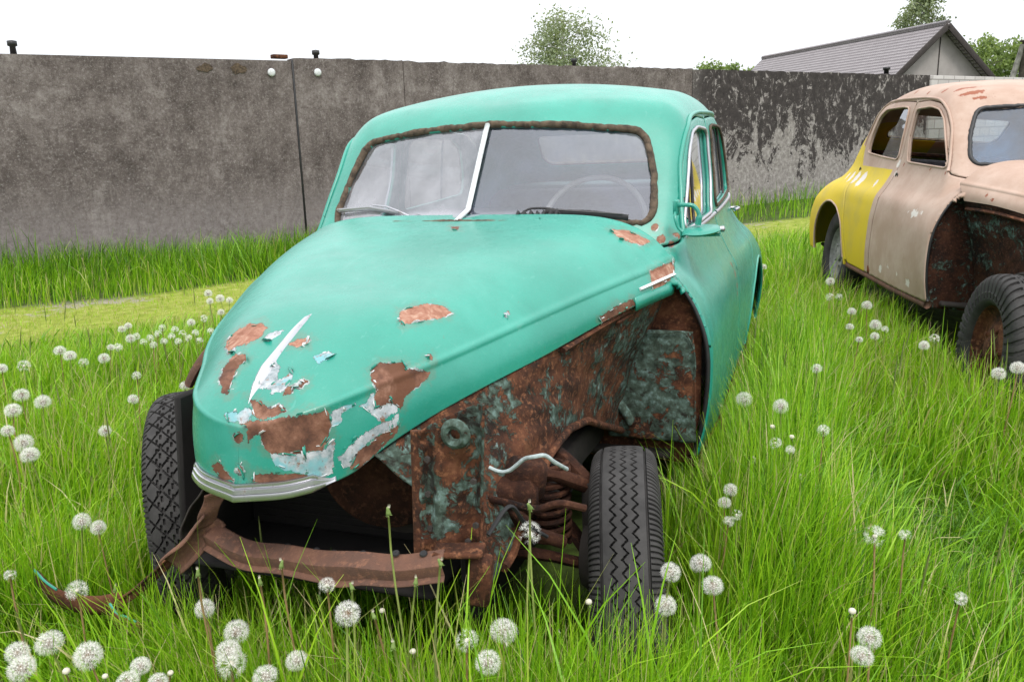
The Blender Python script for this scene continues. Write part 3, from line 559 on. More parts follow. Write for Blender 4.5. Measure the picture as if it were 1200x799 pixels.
    nb = t.bump(hh, .09, .02)
    return t.bsdf(Base_Color=base, Roughness=rough, Specular_IOR_Level=.5, Coat_Weight=.5 if not chips else t.math('SUBTRACT', .5, t.math('MULTIPLY', anyb, .5), True), Coat_Roughness=t.math('ADD', .16, t.math('MULTIPLY', mid, .22)), Normal=t.bump(h, 1., .0026, nb))
def mat_pink(name):
    t = NT(name)
    mid = t.noise(5, 6, .65); cl = t.noise(26, 7, .75); st = t.noise(5, 6, .7, co=t.co((10, 10, 1.2)))
    c = t.mix(t.step(mid, .35, .7), (.385,.262,.200), (.47,.345,.280))
    c = t.mix(t.math('MULTIPLY', t.step(st, .55, .75), .35), c, (.29,.165,.125))
    y = t.mix(t.step(t.noise(3, 4, .6), .4, .65), (.62,.455,.022), (.53,.40,.06))
    wob = t.math('MULTIPLY', t.math('SUBTRACT', t.noise(11, 6, .7), .5), .11)
    ym = t.step(t.math('ADD', t.attr('yellow'), wob), .47, .55)
    c = t.mix(ym, c, y)
    wm = t.step(t.math('ADD', t.attr('white'), t.math('MULTIPLY', t.math('SUBTRACT', cl, .5), .9)), .52, .58)
    c = t.mix(wm, c, (.66,.60,.55))
    rm = t.step(t.math('ADD', t.attr('chip'), t.math('MULTIPLY', t.math('SUBTRACT', cl, .5), .06)), .05, .053)
    c = t.mix(rm, c, (.26,.085,.045))
    sp = t.step(t.noise(60, 3, .75), .70, .73); c = t.mix(sp, c, (.20,.10,.07))
    return t.bsdf(Base_Color=c, Roughness=t.math('ADD', .5, t.math('MULTIPLY', mid, .25)), Specular_IOR_Level=.35, Normal=t.bump(t.math('ADD', t.math('MULTIPLY', cl, .3), t.math('SUBTRACT', 0., t.math('ADD', rm, wm))), .35, .003))
def mat_plain(name, col, rough=.6, metal=0., var=.25, scale=20., bump=.15, spec=.5):
    t = NT(name); n = t.noise(scale, 6, .7)
    d = tuple(x * (1 - var) for x in col); l = tuple(min(1, x * (1 + var)) for x in col)
    return t.bsdf(Base_Color=t.ramp(n, [(.3, d), (.7, l)]), Roughness=rough, Metallic=metal, Specular_IOR_Level=spec, Normal=t.bump(n, bump, .004))
def mat_chrome(name, dull=.3):
    t = NT(name); n = t.noise(24, 7, .75); sp = t.step(n, .56, .70)
    return t.bsdf(Base_Color=t.mix(sp, (.52,.52,.55), (.18,.145,.115)), Metallic=t.math('SUBTRACT', .95, t.math('MULTIPLY', sp, .7)), Roughness=t.math('ADD', dull, t.math('MULTIPLY', n, .25)), Normal=t.bump(n, .12, .002))
def mat_glass(name, tint=(.80,.85,.86), dust=.10, dcol=(.42,.43,.46), rough=.03, refl=1.0):  # dust: diffuse film, on the screens also tinted with sky reflection
    t = NT(name)
    n = t.noise(4, 6, .7, co=t.co((1, 1, .6))); f = t.noise(60, 4, .7)
    tr = t.n('BsdfTransparent', None, Color=tint); gl = t.n('BsdfGlossy', None, Roughness=rough, Color=(.93,.95,1.0))
    fr = t.n('Fresnel', None, IOR=1.75)
    a = t.n('MixShader', None, i0=t.math('MULTIPLY', fr.outputs[0], refl, True), i1=tr.outputs[0], i2=gl.outputs[0])
    df = t.n('BsdfDiffuse', None, Color=dcol)
    d = t.math('MULTIPLY', t.math('ADD', t.math('MULTIPLY', t.step(n, .3, .75), .8), t.math('MULTIPLY', f, .15)), dust, True)
    return t.surf(t.n('MixShader', None, i0=d, i1=a.outputs[0], i2=df.outputs[0]))
def mat_leaf(name, stops, attr='tone', trans=.35, rough=.5):
    t = NT(name); c = t.ramp(t.attr(attr), stops)
    p = t.n('BsdfPrincipled', None, Base_Color=c, Roughness=rough, Specular_IOR_Level=.35)
    tl = t.n('BsdfTranslucent', None, Color=t.mix(.5, c, t.mix(1., c, (1.5, 1.35, .5), 'MULTIPLY')))
    return t.surf(t.n('MixShader', None, i0=trans, i1=p.outputs[0], i2=tl.outputs[0]))
M = {}
M['paint'] = mat_paint('turquoise_enamel'); M['pink'] = mat_pink('faded_pink_primer')
M['rustdark'] = mat_rust('dark_rust', -1.); M['grime'] = mat_rust('grimy_panel', -1., .9); M['rust'] = mat_rust('rust'); M['rustpale'] = mat_rust('pale_rust', .45); M['lichen'] = mat_rust('flaking_rust', 0., 1.3)  # rustdark is the plain rust with its colour multiplied darker
M['darkmetal'] = mat_plain('grimy_metal', (.030,.024,.021), .85, 0, .5, 18, .5)
M['greenpanel'] = mat_rust('flaking_green_panel', 0., 2.2)
M['chrome'] = mat_chrome('aged_chrome', .22); M['dullchrome'] = mat_chrome('dull_aluminium', .4)
M['rubber'] = mat_plain('tyre_rubber', (.034,.032,.031), .78, 0, .6, 9, .15, .35)
M['gasket'] = mat_plain('perished_rubber', (.080,.056,.036), .9, 0, .85, 40, 1.)
M['black'] = mat_plain('black_rubber', (.014,.014,.015), .5, 0, .3, 40, .1)
M['glass'] = mat_glass('window_glass', (.84,.89,.89), .16, (.42,.44,.46), .03, 1.8)
M['skyscreen'] = mat_glass('sky_tinted_screen_glass', (.80,.87,.95), .42, (.20,.30,.46), .03, 1.5)  # blue of the reflected sky is put into tint and film colour
M['wsglass'] = mat_glass('dusty_sky_tinted_glass', (.86,.88,.93), .17, (.33,.37,.52), .03, 1.8)  # real dust, its lavender painted in for the sky's reflection
M['wsdirty'] = mat_glass('milky_screen_glass', (.86,.87,.90), .56, (.48,.48,.52), .05, 1.9)
M['bayshade'] = mat_plain('bay_shade_black', (.010,.008,.008), .9, 0, .4, 12, .3)  # near-black that puts the shade of the engine bay into the colour
M['seat'] = mat_plain('seat_cloth', (.16,.15,.17), .9, 0, .3, 30, .2)
M['trim'] = mat_plain('cabin_lining', (.10,.16,.15), .8, 0, .3, 10, .2)
M['bakelite'] = mat_plain('pale_bakelite', (.42,.40,.36), .4, 0, .1, 20, .05)
M['teal'] = mat_paint('turquoise_enamel_plain', False)
M['hose'] = mat_plain('pale_hose', (.32,.38,.38), .7, 0, .35, 60, .3)
M['greyrim'] = mat_plain('grey_rim_paint', (.20,.20,.19), .7, 0, .4, 30, .2)
M['white'] = mat_plain('flaked_white_paint', (.60,.62,.63), .7, 0, .25, 30, .2)
# ------------------------------------------------------------------ the two saloons
BV, BF = shell()
def body_attrs(V):
    return {}
def side_strip(path, r, chart='L', out=.004, flat=1., n=8):
    """tube lying on the body along a path in a side / screen chart"""
    P = Clip(chart, [(0,0),(1,0),(0,1)]).put(np.asarray(path, float))
    c = P - O * np.array([0, 1, 1]); 
    if chart in 'LR': P = P[np.abs(P[:, 0]) > .3]; P[:, 0] += np.sign(P[:, 0]) * out
    elif chart == 'W': P[:, 1] -= out * .75; P[:, 2] += out * .6
    else: P[:, 1] += out * .6; P[:, 2] += out * .7
    return tube(P, r, n, False, flat)
def ring_on(outline, r, chart, out=.003, n=8, jitter=0., dens=3):
    Q = np.asarray(outline, float); L = np.r_[Q, Q[:1]]; d = np.r_[0, np.cumsum(np.hypot(*np.diff(L, axis=0).T))]
    m = int(d[-1] / .02) * dens // 2; s = np.linspace(0, d[-1], m, endpoint=False)
    q = np.stack([np.interp(s, d, L[:, 0]), np.interp(s, d, L[:, 1])], 1)
    P = Clip(chart, Q).put(q)
    if chart in 'LR': P[:, 0] += np.sign(P[:, 0]) * out
    elif chart == 'W': P[:, 1] -= out * .75; P[:, 2] += out * .6
    else: P[:, 1] += out * .6; P[:, 2] += out * .7
    rr = np.full(m, r)
    if jitter:
        k = rng.normal(size=m); k = np.convolve(np.r_[k, k, k], np.ones(5) / 5, 'same')[m:2*m]; rr = r * (1 + jitter * k)
        P = P + rng.normal(size=P.shape) * r * .08
    return tube(P, rr, n, True)
def pane_on(outline, chart, inset=.004, n=26, half=None):
    """curved pane filling an outline"""
    Q = np.asarray(outline, float); lo = Q.min(0) - .01; hi = Q.max(0) + .01
    if half == 'L': lo[0] = 0.006
    if half == 'R': hi[0] = -0.006
    gx, gy = np.meshgrid(np.linspace(lo[0], hi[0], n * 2), np.linspace(lo[1], hi[1], n), indexing='ij')
    q = np.stack([gx.ravel(), gy.ravel()], 1)
    sd, near = polysd(q, Q); q = np.where((sd > 0)[:, None], near, q)
    P = Clip(chart, Q).put(q)
    if chart in 'LR': P[:, 0] -= np.sign(P[:, 0]) * inset
    elif chart == 'W': P[:, 1] += inset
    else: P[:, 1] -= inset
    Fq = gridF(n * 2, n); c = sd[Fq].min(1) < 0
    return P, [Fq[c]]
def grid_uv(fn, nu, nv):
    u, v = np.meshgrid(np.linspace(0, 1, nu), np.linspace(0, 1, nv), indexing='ij')
    return fn(u.ravel(), v.ravel()), [gridF(nu, nv)]
def tyre(kind, nth=1300, nph=128):
    """tyre about the x axis; the tread is cut into the mesh"""
    p_ = np.linspace(-1, 1, 6001); a_ = p_ * np.pi * .83; s_, c_ = np.sin(a_), np.cos(a_)
    x_ = .086 * np.sign(s_) * np.abs(s_) ** .62; r_ = .277 + .078 * np.sign(c_) * np.abs(c_) ** .58
    l_ = np.r_[0, np.cumsum(np.hypot(np.diff(x_), np.diff(r_)) * np.where((np.abs(x_[1:]) < .066) & (c_[1:] > 0), 3., 1.))]
    ph = np.interp(np.linspace(0, l_[-1], nph), l_, p_); th = np.linspace(0, 2*np.pi, nth, endpoint=False)
    TH, PH = np.meshgrid(th, ph, indexing='ij'); TH = TH.ravel(); PH = PH.ravel()
    a = PH * np.pi * .83
    ca, sa = np.cos(a), np.sin(a)
    ax = .086 * np.sign(sa) * np.abs(sa) ** .62; rad = .277 + .078 * np.sign(ca) * np.abs(ca) ** .58
    g = np.zeros(len(a)); arc = TH * .355
    tr = np.abs(ax)
    top = ca > .25
    if kind == 'zigzag':
        tri = lambda p, s: np.abs(((arc / p + s) % 1) - .5) * 4 - 1
        for c0, s0 in ((-.026, 0), (.0, 0), (.026, 0)):
            d = np.abs(ax - (c0 + tri(.030, s0) * .0068)); g = np.maximum(g, (d < .0021) * top)
        for c0 in (-.053, .053): g = np.maximum(g, (np.abs(ax - c0) < .0025) * top)
        sh = (tr > .058) & (ca > -.25); g = np.maximum(g, sh * .8 * (((arc / .0135) % 1) < .34))
    elif kind == 'diamond':
        for s in (-1, 1):
            d = np.abs((((arc / .062) + s * ax / .05) % 1) - .5); g = np.maximum(g, (d < .055) * top * (tr < .064))
        for c0 in (-.030, .0, .030): g = np.maximum(g, .9 * (np.abs(ax - c0 - .004 * np.sign(((arc / .031) % 1) - .5)) < .0028) * top)
        sh = (tr > .066) & (ca > -.1); g = np.maximum(g, sh * .6 * (((arc / .016) % 1) < .4))
    else:   # chunky offroad lugs
        lug = (((arc / .052) + .35 * np.sign(ax) + tr / .10) % 1) < .42
        g = np.maximum(g, lug * (tr > .022) * (ca > -.30)); g = np.maximum(g, (np.abs(ax - .008 * np.sign(((arc / .052) % 1) - .5)) < .004) * top)
    rad2 = rad - g * .011 * np.clip(ca, 0, 1) ** .4; ax2 = ax - np.sign(ax) * g * .006 * (1 - np.clip(ca, 0, 1))
    # raised rings on the sidewall
    ring = np.exp(-((rad - .262) / .004) ** 2) * .003; ax2 = ax2 + np.sign(ax) * ring * (ca < .2)
    V = np.stack([ax2, rad2 * np.cos(TH), rad2 * np.sin(TH)], 1)
    return V, [gridF(nth, nph, wu=True)]
def rim(hub=True):
    a = lathe([(-.062,.218),(-.068,.212),(-.060,.203),(-.040,.196),(.0,.190),(.030,.196),(.052,.203),(.066,.214),(.062,.221),(.055,.207),(.032,.199),(.020,.185),(.012,.160),(.020,.130),(.036,.105),(.040,.085),(.034,.062),(.052,.055),(.058,.030),(.060,.001)], 48)
    parts = [a]
    for k in range(5):
        t = k * 2*np.pi/5; parts.append(xf(lathe([(0,.001),(.014,.001),(.014,.010),(0,.012)], 6), (.036, .094*math.cos(t), .094*math.sin(t))))
    return join(*parts)
TY = {k: mesh('tyre_' + k, *tyre(k), M['rubber'], False) for k in ('zigzag', 'diamond', 'lug')}
TYPLAIN = mesh('tyre_plain', *tyre('zigzag', 420, 60), M['rubber'])
def wheel(root, kind, x, y, z, steer=0., camber=0., rm='rust', label=None):
    s = 1 if x > 0 else -1
    w = empty('wheel', (x, y, z), (0, camber, steer + (0 if s > 0 else math.pi))); w.parent = root
    if label: w['label'] = label
    o = obj('tyre', TY.get(kind, TYPLAIN), w)
    r = part('rim', rim(), M[rm], w); sharp(r)
    return w
def chip_attrs(V, N=None, rust=(), prim=(), under=()):
    """0.05 minus the distance (m) to each flaked patch, measured on a chart square to CHIP_DIR"""
    D = np.array(CHIP_DIR); U = np.cross([0,0,1], D); U /= np.linalg.norm(U); W = np.cross(D, U); B2 = np.stack([U, W], 1)
    q = V @ B2; dep = V @ D; out = []
    for L in (rust, prim, under):
        a = np.zeros(len(V))
        for poly in L:
            P = np.array(poly); p2 = P @ B2; dz = (P @ D)
            k = (q[:,0] > p2[:,0].min()-.06) & (q[:,0] < p2[:,0].max()+.06) & (q[:,1] > p2[:,1].min()-.06) & (q[:,1] < p2[:,1].max()+.06) & (dep > dz.min()-.12) & (dep < dz.max()+.12)
            if k.any():
                sd = polysd(q[k], p2)[0]; a[k] = np.maximum(a[k], np.clip(.05 - sd, 0, .1))
        out.append(a)
    return out
def blob_attr(V, spots, axis=(1, 2)):
    """0.05 minus distance to discs given as (y, z, r)"""
    a = np.zeros(len(V))
    for y, z, r in spots:
        a = np.maximum(a, np.clip(.05 - (np.hypot(V[:, axis[0]] - y, V[:, axis[1]] - z) - r), 0, .1))
    return a
def seat(w, y, h, back):
    a = box((w, .50, .20), (0, y, h), (R_(-6), 0, 0), .05); b = box((w, .16, .52), (0, y + .30, h + .28), (R_(14), 0, 0), .06)
    return join(a, b)
def make_car(kind):
    green = kind == 'green'; paint = M['paint'] if green else M['pink']
    flip = (lambda vf: vf) if green else mir
    def P(name, vf, mat, parent, attrs=None, label=None, smooth=True): return part(name, flip(vf), mat, parent, smooth, attrs, label)
    root = empty('saloon_car'); root.rotation_mode = 'YXZ'
    hv, hf, nt, nw = hood()
    # --- body shell with door, window, wheel and engine openings
    sides = 'LR'
    cuts = []
    for s in sides: cuts += [Clip(s, offset(FDOOR, .004)), Clip(s, offset(RDOOR, .004)), Clip(s, ARCH)]
    cuts += [Clip('W', WSCR), Clip('B', RSCR)]
    # the underside and the open engine bay
    keep = lambda C: (C[:, 2] > np.where(C[:, 1] < 2.25, .352, .315)) & ~((C[:, 1] < .722) & (C[:, 2] < .93)) & ~((C[:, 1] < .80) & (C[:, 2] < .90))
    V, Fq = carve(BV, BF, (), cuts, keep)
    def yel(V):
        # yellow areas of the second car: rear quarter and rear door below the waist
        d = np.minimum(np.minimum((V[:,1] - 1.78) / .12 + .5, (1.02 - V[:,2] + np.clip(V[:,1] - 2.5, 0, 2) * .9) / .08 + .5), 1)
        return np.clip(d, 0, 1)
    def attrs(V):
        if green:
            ch = blob_attr(np.where(V[:, :1] > .3, V, 9), [(1.585, .86, .012), (1.60,.82,.014), (1.615,.77,.014), (1.60,.74,.010)])
            ch2 = blob_attr(np.where(V[:, 1:2] < 1.2, V, 9), [(.635, 1.085, .012), (.66, 1.045, .015), (.50,1.105,.010), (.56,1.102,.012), (.33,1.120,.008), (.695,1.03,.010)], (0, 2))
            ch3 = blob_attr(V, [(.80, 1.085, .018), (.79,1.06,.012), (.95,1.055,.010)]) * (V[:, 0] > .3)
            return {'chip': np.maximum(np.maximum(ch, ch2), ch3), 'primer': 0 * ch, 'undercoat': np.ones(len(V)) * .6}
        a = yel(V); w = blob_attr(V, [(1.05, .80, .03), (1.00, .80, .02), (.95,.81,.02), (1.12,.80,.015), (2.3, .925, .06), (2.45,.93,.05), (2.6,.93,.04), (2.75, .93,.03), (1.95,.915,.03), (1.45,.41,.03), (1.15,.42,.015), (.98,.40,.03), (1.3,.45,.015), (1.72,1.06,.03),(1.70,1.0,.02)]) * 10
        c = blob_attr(V, [(1.45,1.51,.015), (1.65,1.505,.012), (1.9,1.52,.016), (2.15,1.505,.012), (2.3,1.50,.014), (1.25,1.49,.022), (1.33,1.52,.02), (1.20,1.47,.014), (1.695,.36,.03), (1.0,1.04,.010),(1.2,1.045,.012),(1.35,1.05,.008),(1.62,1.06,.012),(.85,1.02,.012)])
        return {'yellow': a * (V[:, 0] > 0), 'white': w, 'chip': c}
    b = P('body_shell', (V, [Fq]), paint, root, attrs(V)); thicken(b, .014)
    # --- doors
    for s in sides:
        for outline, win, nm in ((FDOOR, FWIN, 'front'), (RDOOR, RWIN, 'rear')):
            cut2 = [Clip(s, win)] + ([Clip(s, ARCH)] if nm == 'rear' else [])
            DV, DF = carve(BV, BF, [Clip(s, offset(outline, -.003))], cut2)
            lab = None
            if not green: lab = {'front': 'pink front door without glass', 'rear': 'rear door painted yellow below its window'}[nm]
            d = P('door', (DV, [DF]), paint, root, attrs(DV), lab); thicken(d, .016)
            if nm == 'front':
                zz = np.linspace(.345, .975, 30); P('edge_seal', side_strip(np.stack([np.interp(zz, [.335,.70,.78,.85,.90,.985], [.741,.741,.745,.750,.755,.759]), zz], 1), .008, s, -.014), M['black'], d)
            # seal and bright bead round the opening
            near = s == 'L'
            fr = P('window_frame', ring_on(offset(win, .004), .0068 if green else .006, s, .004, 6), M['dullchrome'] if (green and nm == 'front') else M['gasket'] if green else M['pink'], d)
            glazed = green or nm == 'rear'
            if glazed:
                if not green: # half wound glass: only the forward half is left
                    w2 = win[(win[:, 0] < 2.17)]; 
                    pn = P('window_pane', pane_on(w2, s, .014), M['glass'], d)
                else: pn = P('window_pane', pane_on(win, s, .014), M['glass'], d)
            if green:
                # quarter-light bar
                if nm == 'front': P('quarter_light_bar', side_strip(np.stack([np.linspace(1.20, 1.26, 8), np.linspace(1.075, 1.36, 8)], 1), .006, s, -.006), M['black'], d)
                else: P('quarter_light_bar', side_strip(np.stack([np.linspace(2.20, 2.19, 8), np.linspace(1.11, 1.41, 8)], 1), .006, s, -.006), M['black'], d)
                yy = np.linspace(1.0 if nm == 'front' else 1.715, 1.68 if nm == 'front' else 2.60, 30)
                P('waist_moulding', side_strip(np.stack([yy, .062 + .985 + (yy - .7) * .016], 1), .008, s, .002, 1.2), M['dullchrome'], d)
                if nm == 'rear':
                    h = join(tube(smoothpath(Clip(s, FWIN).put(np.array([(2.50,1.015)])) [0] + np.array([[0,0,0],[.030,0,.002],[.040,-.02,.002],[.036,-.09,.0],[.030,-.10,-.002]]) * np.array([1 if s == 'L' else -1, 1, 1]), 16), .008, 8))
                    P('handle', h, M['chrome'], d)
            else:
                # empty handle hole
                hp = Clip(s, FWIN).put(np.array([(1.655 if nm == 'front' else 2.50, .985)]))[0]
                P('handle_hole', xf(lathe([(-.004,.001),(.003,.016),(.003,.020),(0,.022)], 12), hp, (0, 0, 0)), M['black'], d)
        # rain gutter over both doors
        g = [(.972,1.050),(1.05,1.182),(1.14,1.312),(1.23,1.400),(1.35,1.447),(1.52,1.469),(1.75,1.475),(1.95,1.476),(2.2,1.472),(2.42,1.455),(2.56,1.385),(2.66,1.25),(2.68,1.16)]
        P('rain_gutter', side_strip(smoothpath(g, 70), .0085, s, .004), M['teal'] if green else M['pink'], root)
        # sill under the doors
        P('sill', side_strip(np.stack([np.linspace(.76, 2.22, 30), np.full(30, .318)], 1), .022, s, -.018, 1.), M['rust'] if green else M['rustpale'], root)
        # bright edge of the door opening / front of the sill
        ar = ARCH[(ARCH[:, 1] > .32)]
        P('arch_lip', side_strip(ar, .008, s, -.002), paint, root)
    # --- screen: surround, two panes, centre bar, wipers
    P('screen_surround', ring_on(offset(WSCR, .008), .0125, 'W', -.002, 8, .22 if green else .05), M['gasket'] if green else M['black'], root)
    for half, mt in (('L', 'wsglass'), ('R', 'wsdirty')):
        if not green: mt = 'skyscreen'
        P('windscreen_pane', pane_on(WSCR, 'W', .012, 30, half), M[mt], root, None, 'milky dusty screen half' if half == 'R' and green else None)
    zz = np.linspace(1.130, 1.452, 12)
    P('screen_bar', side_strip(np.stack([0 * zz, zz], 1), .0105, 'W', .006, .6), M['white'] if green else M['pink'], root)
    P('rear_surround', ring_on(RSCR, .012, 'B', .002, 8), M['gasket'], root)
    P('rear_pane', pane_on(RSCR, 'B', .01, 20), M['glass'], root)
    # --- bonnet
    if green:
        ch, pr, _ = chip_attrs(hv, None, CHIPS_RUST, CHIPS_PRIMER)
        small = [CHIPS_RUST[i] for i in (0, 2, 3)] + CHIPS_RUST[-4:-2]
        un = chip_attrs(hv, None, small)[0]; un = np.clip(un / .05, 0, 1) * (un > .03)
        # ragged rust along the lower edge
        e = np.zeros((nt, nw)); e[:, -9:] = np.linspace(0, .046, 9)[None]; e[:, :9] = np.linspace(.046, 0, 9)[None]
        ch = np.maximum(ch, e.ravel() * .98)
        # lift the metal at flake borders a hair
        hat = {'chip': ch, 'primer': pr, 'undercoat': un}
        h = part('bonnet', (hv, [hf]), paint, root, True, hat)
    else:
        hat = {'yellow': np.clip((-.05 - hv[:, 1]) / .2 + .5, 0, 1) * (np.abs(hv[:, 0]) > .3), 'white': 0 * hv[:, 0], 'chip': blob_attr(hv, [(.5,.93,.012), (.55,.95,.01)])}
        h = part('bonnet', mir((hv, [hf])), paint, root, True, hat)
    thicken(h, .004, 1)
    return root, h
# ------------------------------------------------------------------ the turquoise car
def rough_grid(fn, nu, nv, amp, seed=0, axis=None, freq=(9, 9)):
    """u-v sheet with crumpling"""
    V, Fs = grid_uv(fn, nu, nv); r = np.random.default_rng(seed)
    u, v = np.meshgrid(np.linspace(0, 1, nu), np.linspace(0, 1, nv), indexing='ij'); u = u.ravel(); v = v.ravel(); d = np.zeros(len(u))
    for k in range(14):
        fu, fv = r.normal(0, freq[0]), r.normal(0, freq[1]); d += np.sin(fu * u * 2 + fv * v * 2 + r.uniform(0, 6.3)) / 14 * 2
    G = V.reshape(nu, nv, 3); N = np.cross(np.gradient(G, axis=0), np.gradient(G, axis=1)).reshape(-1, 3); N /= np.maximum(np.linalg.norm(N, axis=1), 1e-9)[:, None]
    return V + N * (d * amp)[:, None], Fs
def sweep(path, prof, n=60, up=(0, 0, 1)):
    """open profile (across, up) swept along a path"""
    P = smoothpath(path, n); T = np.gradient(P, axis=0); T /= np.linalg.norm(T, axis=1)[:, None]
    U = np.array(up, float); A = np.cross(T, U); A /= np.linalg.norm(A, axis=1)[:, None]; B = np.cross(A, T)
    pr = np.asarray(prof, float)
    V = P[:, None] + A[:, None] * pr[None, :, :1] + B[:, None] * pr[None, :, 1:]
    return V.reshape(-1, 3), [gridF(n, len(pr))]
def engine_bay(root, add, front=True, dark=False):
    """inner aprons, bulkhead, chassis and suspension that the missing front wings lay open"""
    def hb(y):   # bonnet edge at station y
        t = np.linspace(0, 1, 200); C, K, E = hood_curves(t); o = np.argsort(E[:, 1])
        return np.interp(y, E[o, 1], E[o, 0]), np.interp(y, E[o, 1], E[o, 2])
    def bulk(u, v):
        x0 = (u - .5) * 2 * .815; zt = 1.118 - .165 * (np.abs(x0) / .70) ** 3; z = .30 + v * (zt - .30)
        lim = Xs(np.full_like(z, .78), z) - .028; return np.stack([np.clip(x0, -lim, lim), .785 + 0 * u, z], 1)
    add('bulkhead', rough_grid(bulk, 60, 50, .004, 3), 'grime' if dark else 'rust', .006)
    for s in (1, -1):
        m = (lambda vf: vf) if s == 1 else mir
        def apron(u, v):
            y = -.40 + u * 1.17; bx, bz = hb(np.clip(y, -.38, .69))
            zb = np.interp(u, [0, .10, .20, .34, .48, .62, .75, 1], [.44, .45, .525, .600, .615, .585, .52, .40])
            zt = bz - .004; z = zb + (zt - zb) * v
            x = (.505 + .05 * u) + (bx * .985 - (.505 + .05 * u)) * v ** 1.6
            return np.stack([x - (.17 if s < 0 and not dark else 0), y, z], 1)
        av = rough_grid(apron, 150, 70, .007, 5 + s, freq=(16, 7))
        add('inner_apron', m(av), ('grime' if dark else 'darkmetal') if dark or s < 0 else 'lichen', .004)  # left apron is set dark and inboard to keep light out
        # rolled lip of the wheel arch in the apron
        uu = np.linspace(.06, .95, 40); ap = apron(uu, np.zeros(40)) + np.array([.008, 0, 0])
        if s > 0 or dark: add('arch_lip', m(tube(ap, .012, 8)), 'darkmetal' if dark else 'rust')
        # upright sheet beside the radiator, ribbed, with a folded flange
        def baf(u, v):
            x = .372 + u * .140 + .014 * v * (u - .2); zt = np.interp(u, [0, .5, 1], [.795, .835, .862]); z = .515 + (zt - .515) * v
            y = -.425 + .030 * np.sin(np.clip((u - .55) * 7, 0, np.pi)) - .018 * np.exp(-((u - .04) / .05) ** 2) - .010 * np.exp(-((u - .97) / .03) ** 2) - .012 * np.exp(-((u-.3)/.1)**2)
            return np.stack([x, y + .03 * (v - .5), z], 1)
        if s < 0 and not dark:
            add('wing_rail', tube(smoothpath([(-.55,.20,.84),(-.60,.12,.80),(-.645,.10,.745),(-.685,.10,.690)], 20), .022, 8, False, .7), 'rustpale')
            baf = None
        if baf: add('radiator_side_plate', m(rough_grid(baf, 60, 70, .004, 9, freq=(8, 12))), 'grime' if dark else 'lichen', .004)
        if baf: add('plate_flange', m(tube(np.array([baf(np.array([0.]), np.array([q]))[0] for q in np.linspace(0, 1, 20)]) + np.array([-.004, .0, 0]), .010, 8, False, 1.6)), 'darkmetal' if dark else 'rust')
        if baf and not dark:
            rr = xf(lathe([(-.006,.012),(.006,.014),(.010,.022),(.006,.030),(-.004,.034)], 20, 'y'), (.462, -.437, .800), (0, 0, 0), (1, -1, 1)); add('grommet', m(rr), 'greenpanel')
        # frame rail and its foot
        if s > 0 or dark: add('frame_rail', m(box((.085, 1.10, .10), (.44, .27, .43), (R_(-2), 0, R_(0)), .012)), 'darkmetal')
        if baf: add('frame_foot', m(join(box((.050, .05, .11), (.508, -.452, .480), (0, R_(6), R_(10)), .008), box((.11, .05, .012), (.47, -.47, .552), (R_(8), R_(-4), R_(8)), .004))), 'darkmetal' if dark else 'rust')
        if baf and not dark:
            for bx_, bv_ in ((.392,.58),(.392,.66),(.396,.74),(.50,.60),(.50,.70),(.48,.56)):
                add('bolt', xf(lathe([(0,.001),(.006,.001),(.006,.007),(0,.0075)], 6, 'y'), (bx_, -.438, bv_), (0, 0, 0), (1, -1, 1)), 'darkmetal')
            add('wiring', join(tube(smoothpath([(.51,-.40,.56),(.54,-.33,.60),(.56,-.30,.55),(.60,-.26,.50)], 30), .005, 6)), 'black')
        # suspension: arms, coil spring, damper lever, hub carrier, track rod
        yy = np.linspace(0, 9 * 2*np.pi, 200); coil = np.stack([.53 + .052 * np.cos(yy), -.02 + .052 * np.sin(yy), .37 + yy / yy[-1] * .22], 1)
        add('coil_spring', m(tube(coil, .008, 7)), 'rustdark')
        arm = join(tube([(.45,-.16,.40),(.55,-.09,.36),(.645,-.02,.31)], [.026,.022,.024], 8, False, .6), tube([(.45,.16,.40),(.55,.09,.36),(.645,.0,.31)], [.026,.022,.024], 8, False, .6),
                   tube([(.47,-.12,.60),(.56,-.06,.57),(.64,-.0,.52)], [.022,.018,.022], 8), tube([(.47,.10,.60),(.56,.05,.57),(.64,.0,.52)], [.022,.018,.022], 8))
        if s < 0 and not dark: continue
        add('suspension_arm', m(arm), 'rustdark')
        add('hub_carrier', m(join(tube([(.645,0,.28),(.655,0,.40),(.64,0,.54)], [.030,.042,.028], 12), xf(lathe([(-.03,.001),(-.03,.09),(.02,.12),(.05,.12),(.05,.001)], 24), (.655, 0, .34)))), 'darkmetal')
        dm = join(xf(lathe([(-.05,.001),(-.05,.05),(.04,.055),(.06,.035),(.06,.001)], 20), (.495, -.19, .565), (0, 0, R_(20))), box((.10, .07, .10), (.52, -.17, .60), (R_(12), R_(8), R_(20)), .016), box((.06, .05, .14), (.50, -.205, .50), (R_(8), R_(-10), 0), .012), tube([(.50,-.22,.54),(.57,-.25,.50),(.62,-.2,.46)], .016, 8))
        add('damper', m(dm), 'rustdark')
        add('track_rod', m(tube(smoothpath([(.40,-.24,.58),(.514,-.28,.583),(.586,-.28,.577),(.637,-.28,.596),(.69,-.25,.577)], 30), .009, 8)), 'rustdark')
    # engine; dark radiator and unseen plates added to blacken the bay
    eng = join(box((.30, .62, .30), (0, .34, .62), (0, 0, 0), .03), box((.20, .50, .12), (0, .36, .82), (0, 0, 0), .04), xf(lathe([(-.02,.001),(-.02,.12),(.02,.12),(.02,.02),(.05,.02),(.05,.001)], 30, 'y'), (.06, .0, .55), (0, 0, 0), (1, -1, 1)), xf(lathe([(0,.001),(.0,.16),(.03,.165),(.04,.14),(.04,.001)], 36, 'y'), (.16, -.10, .56), (0, 0, R_(8)), (1, -1, 1)))
    add('engine', eng, 'darkmetal')
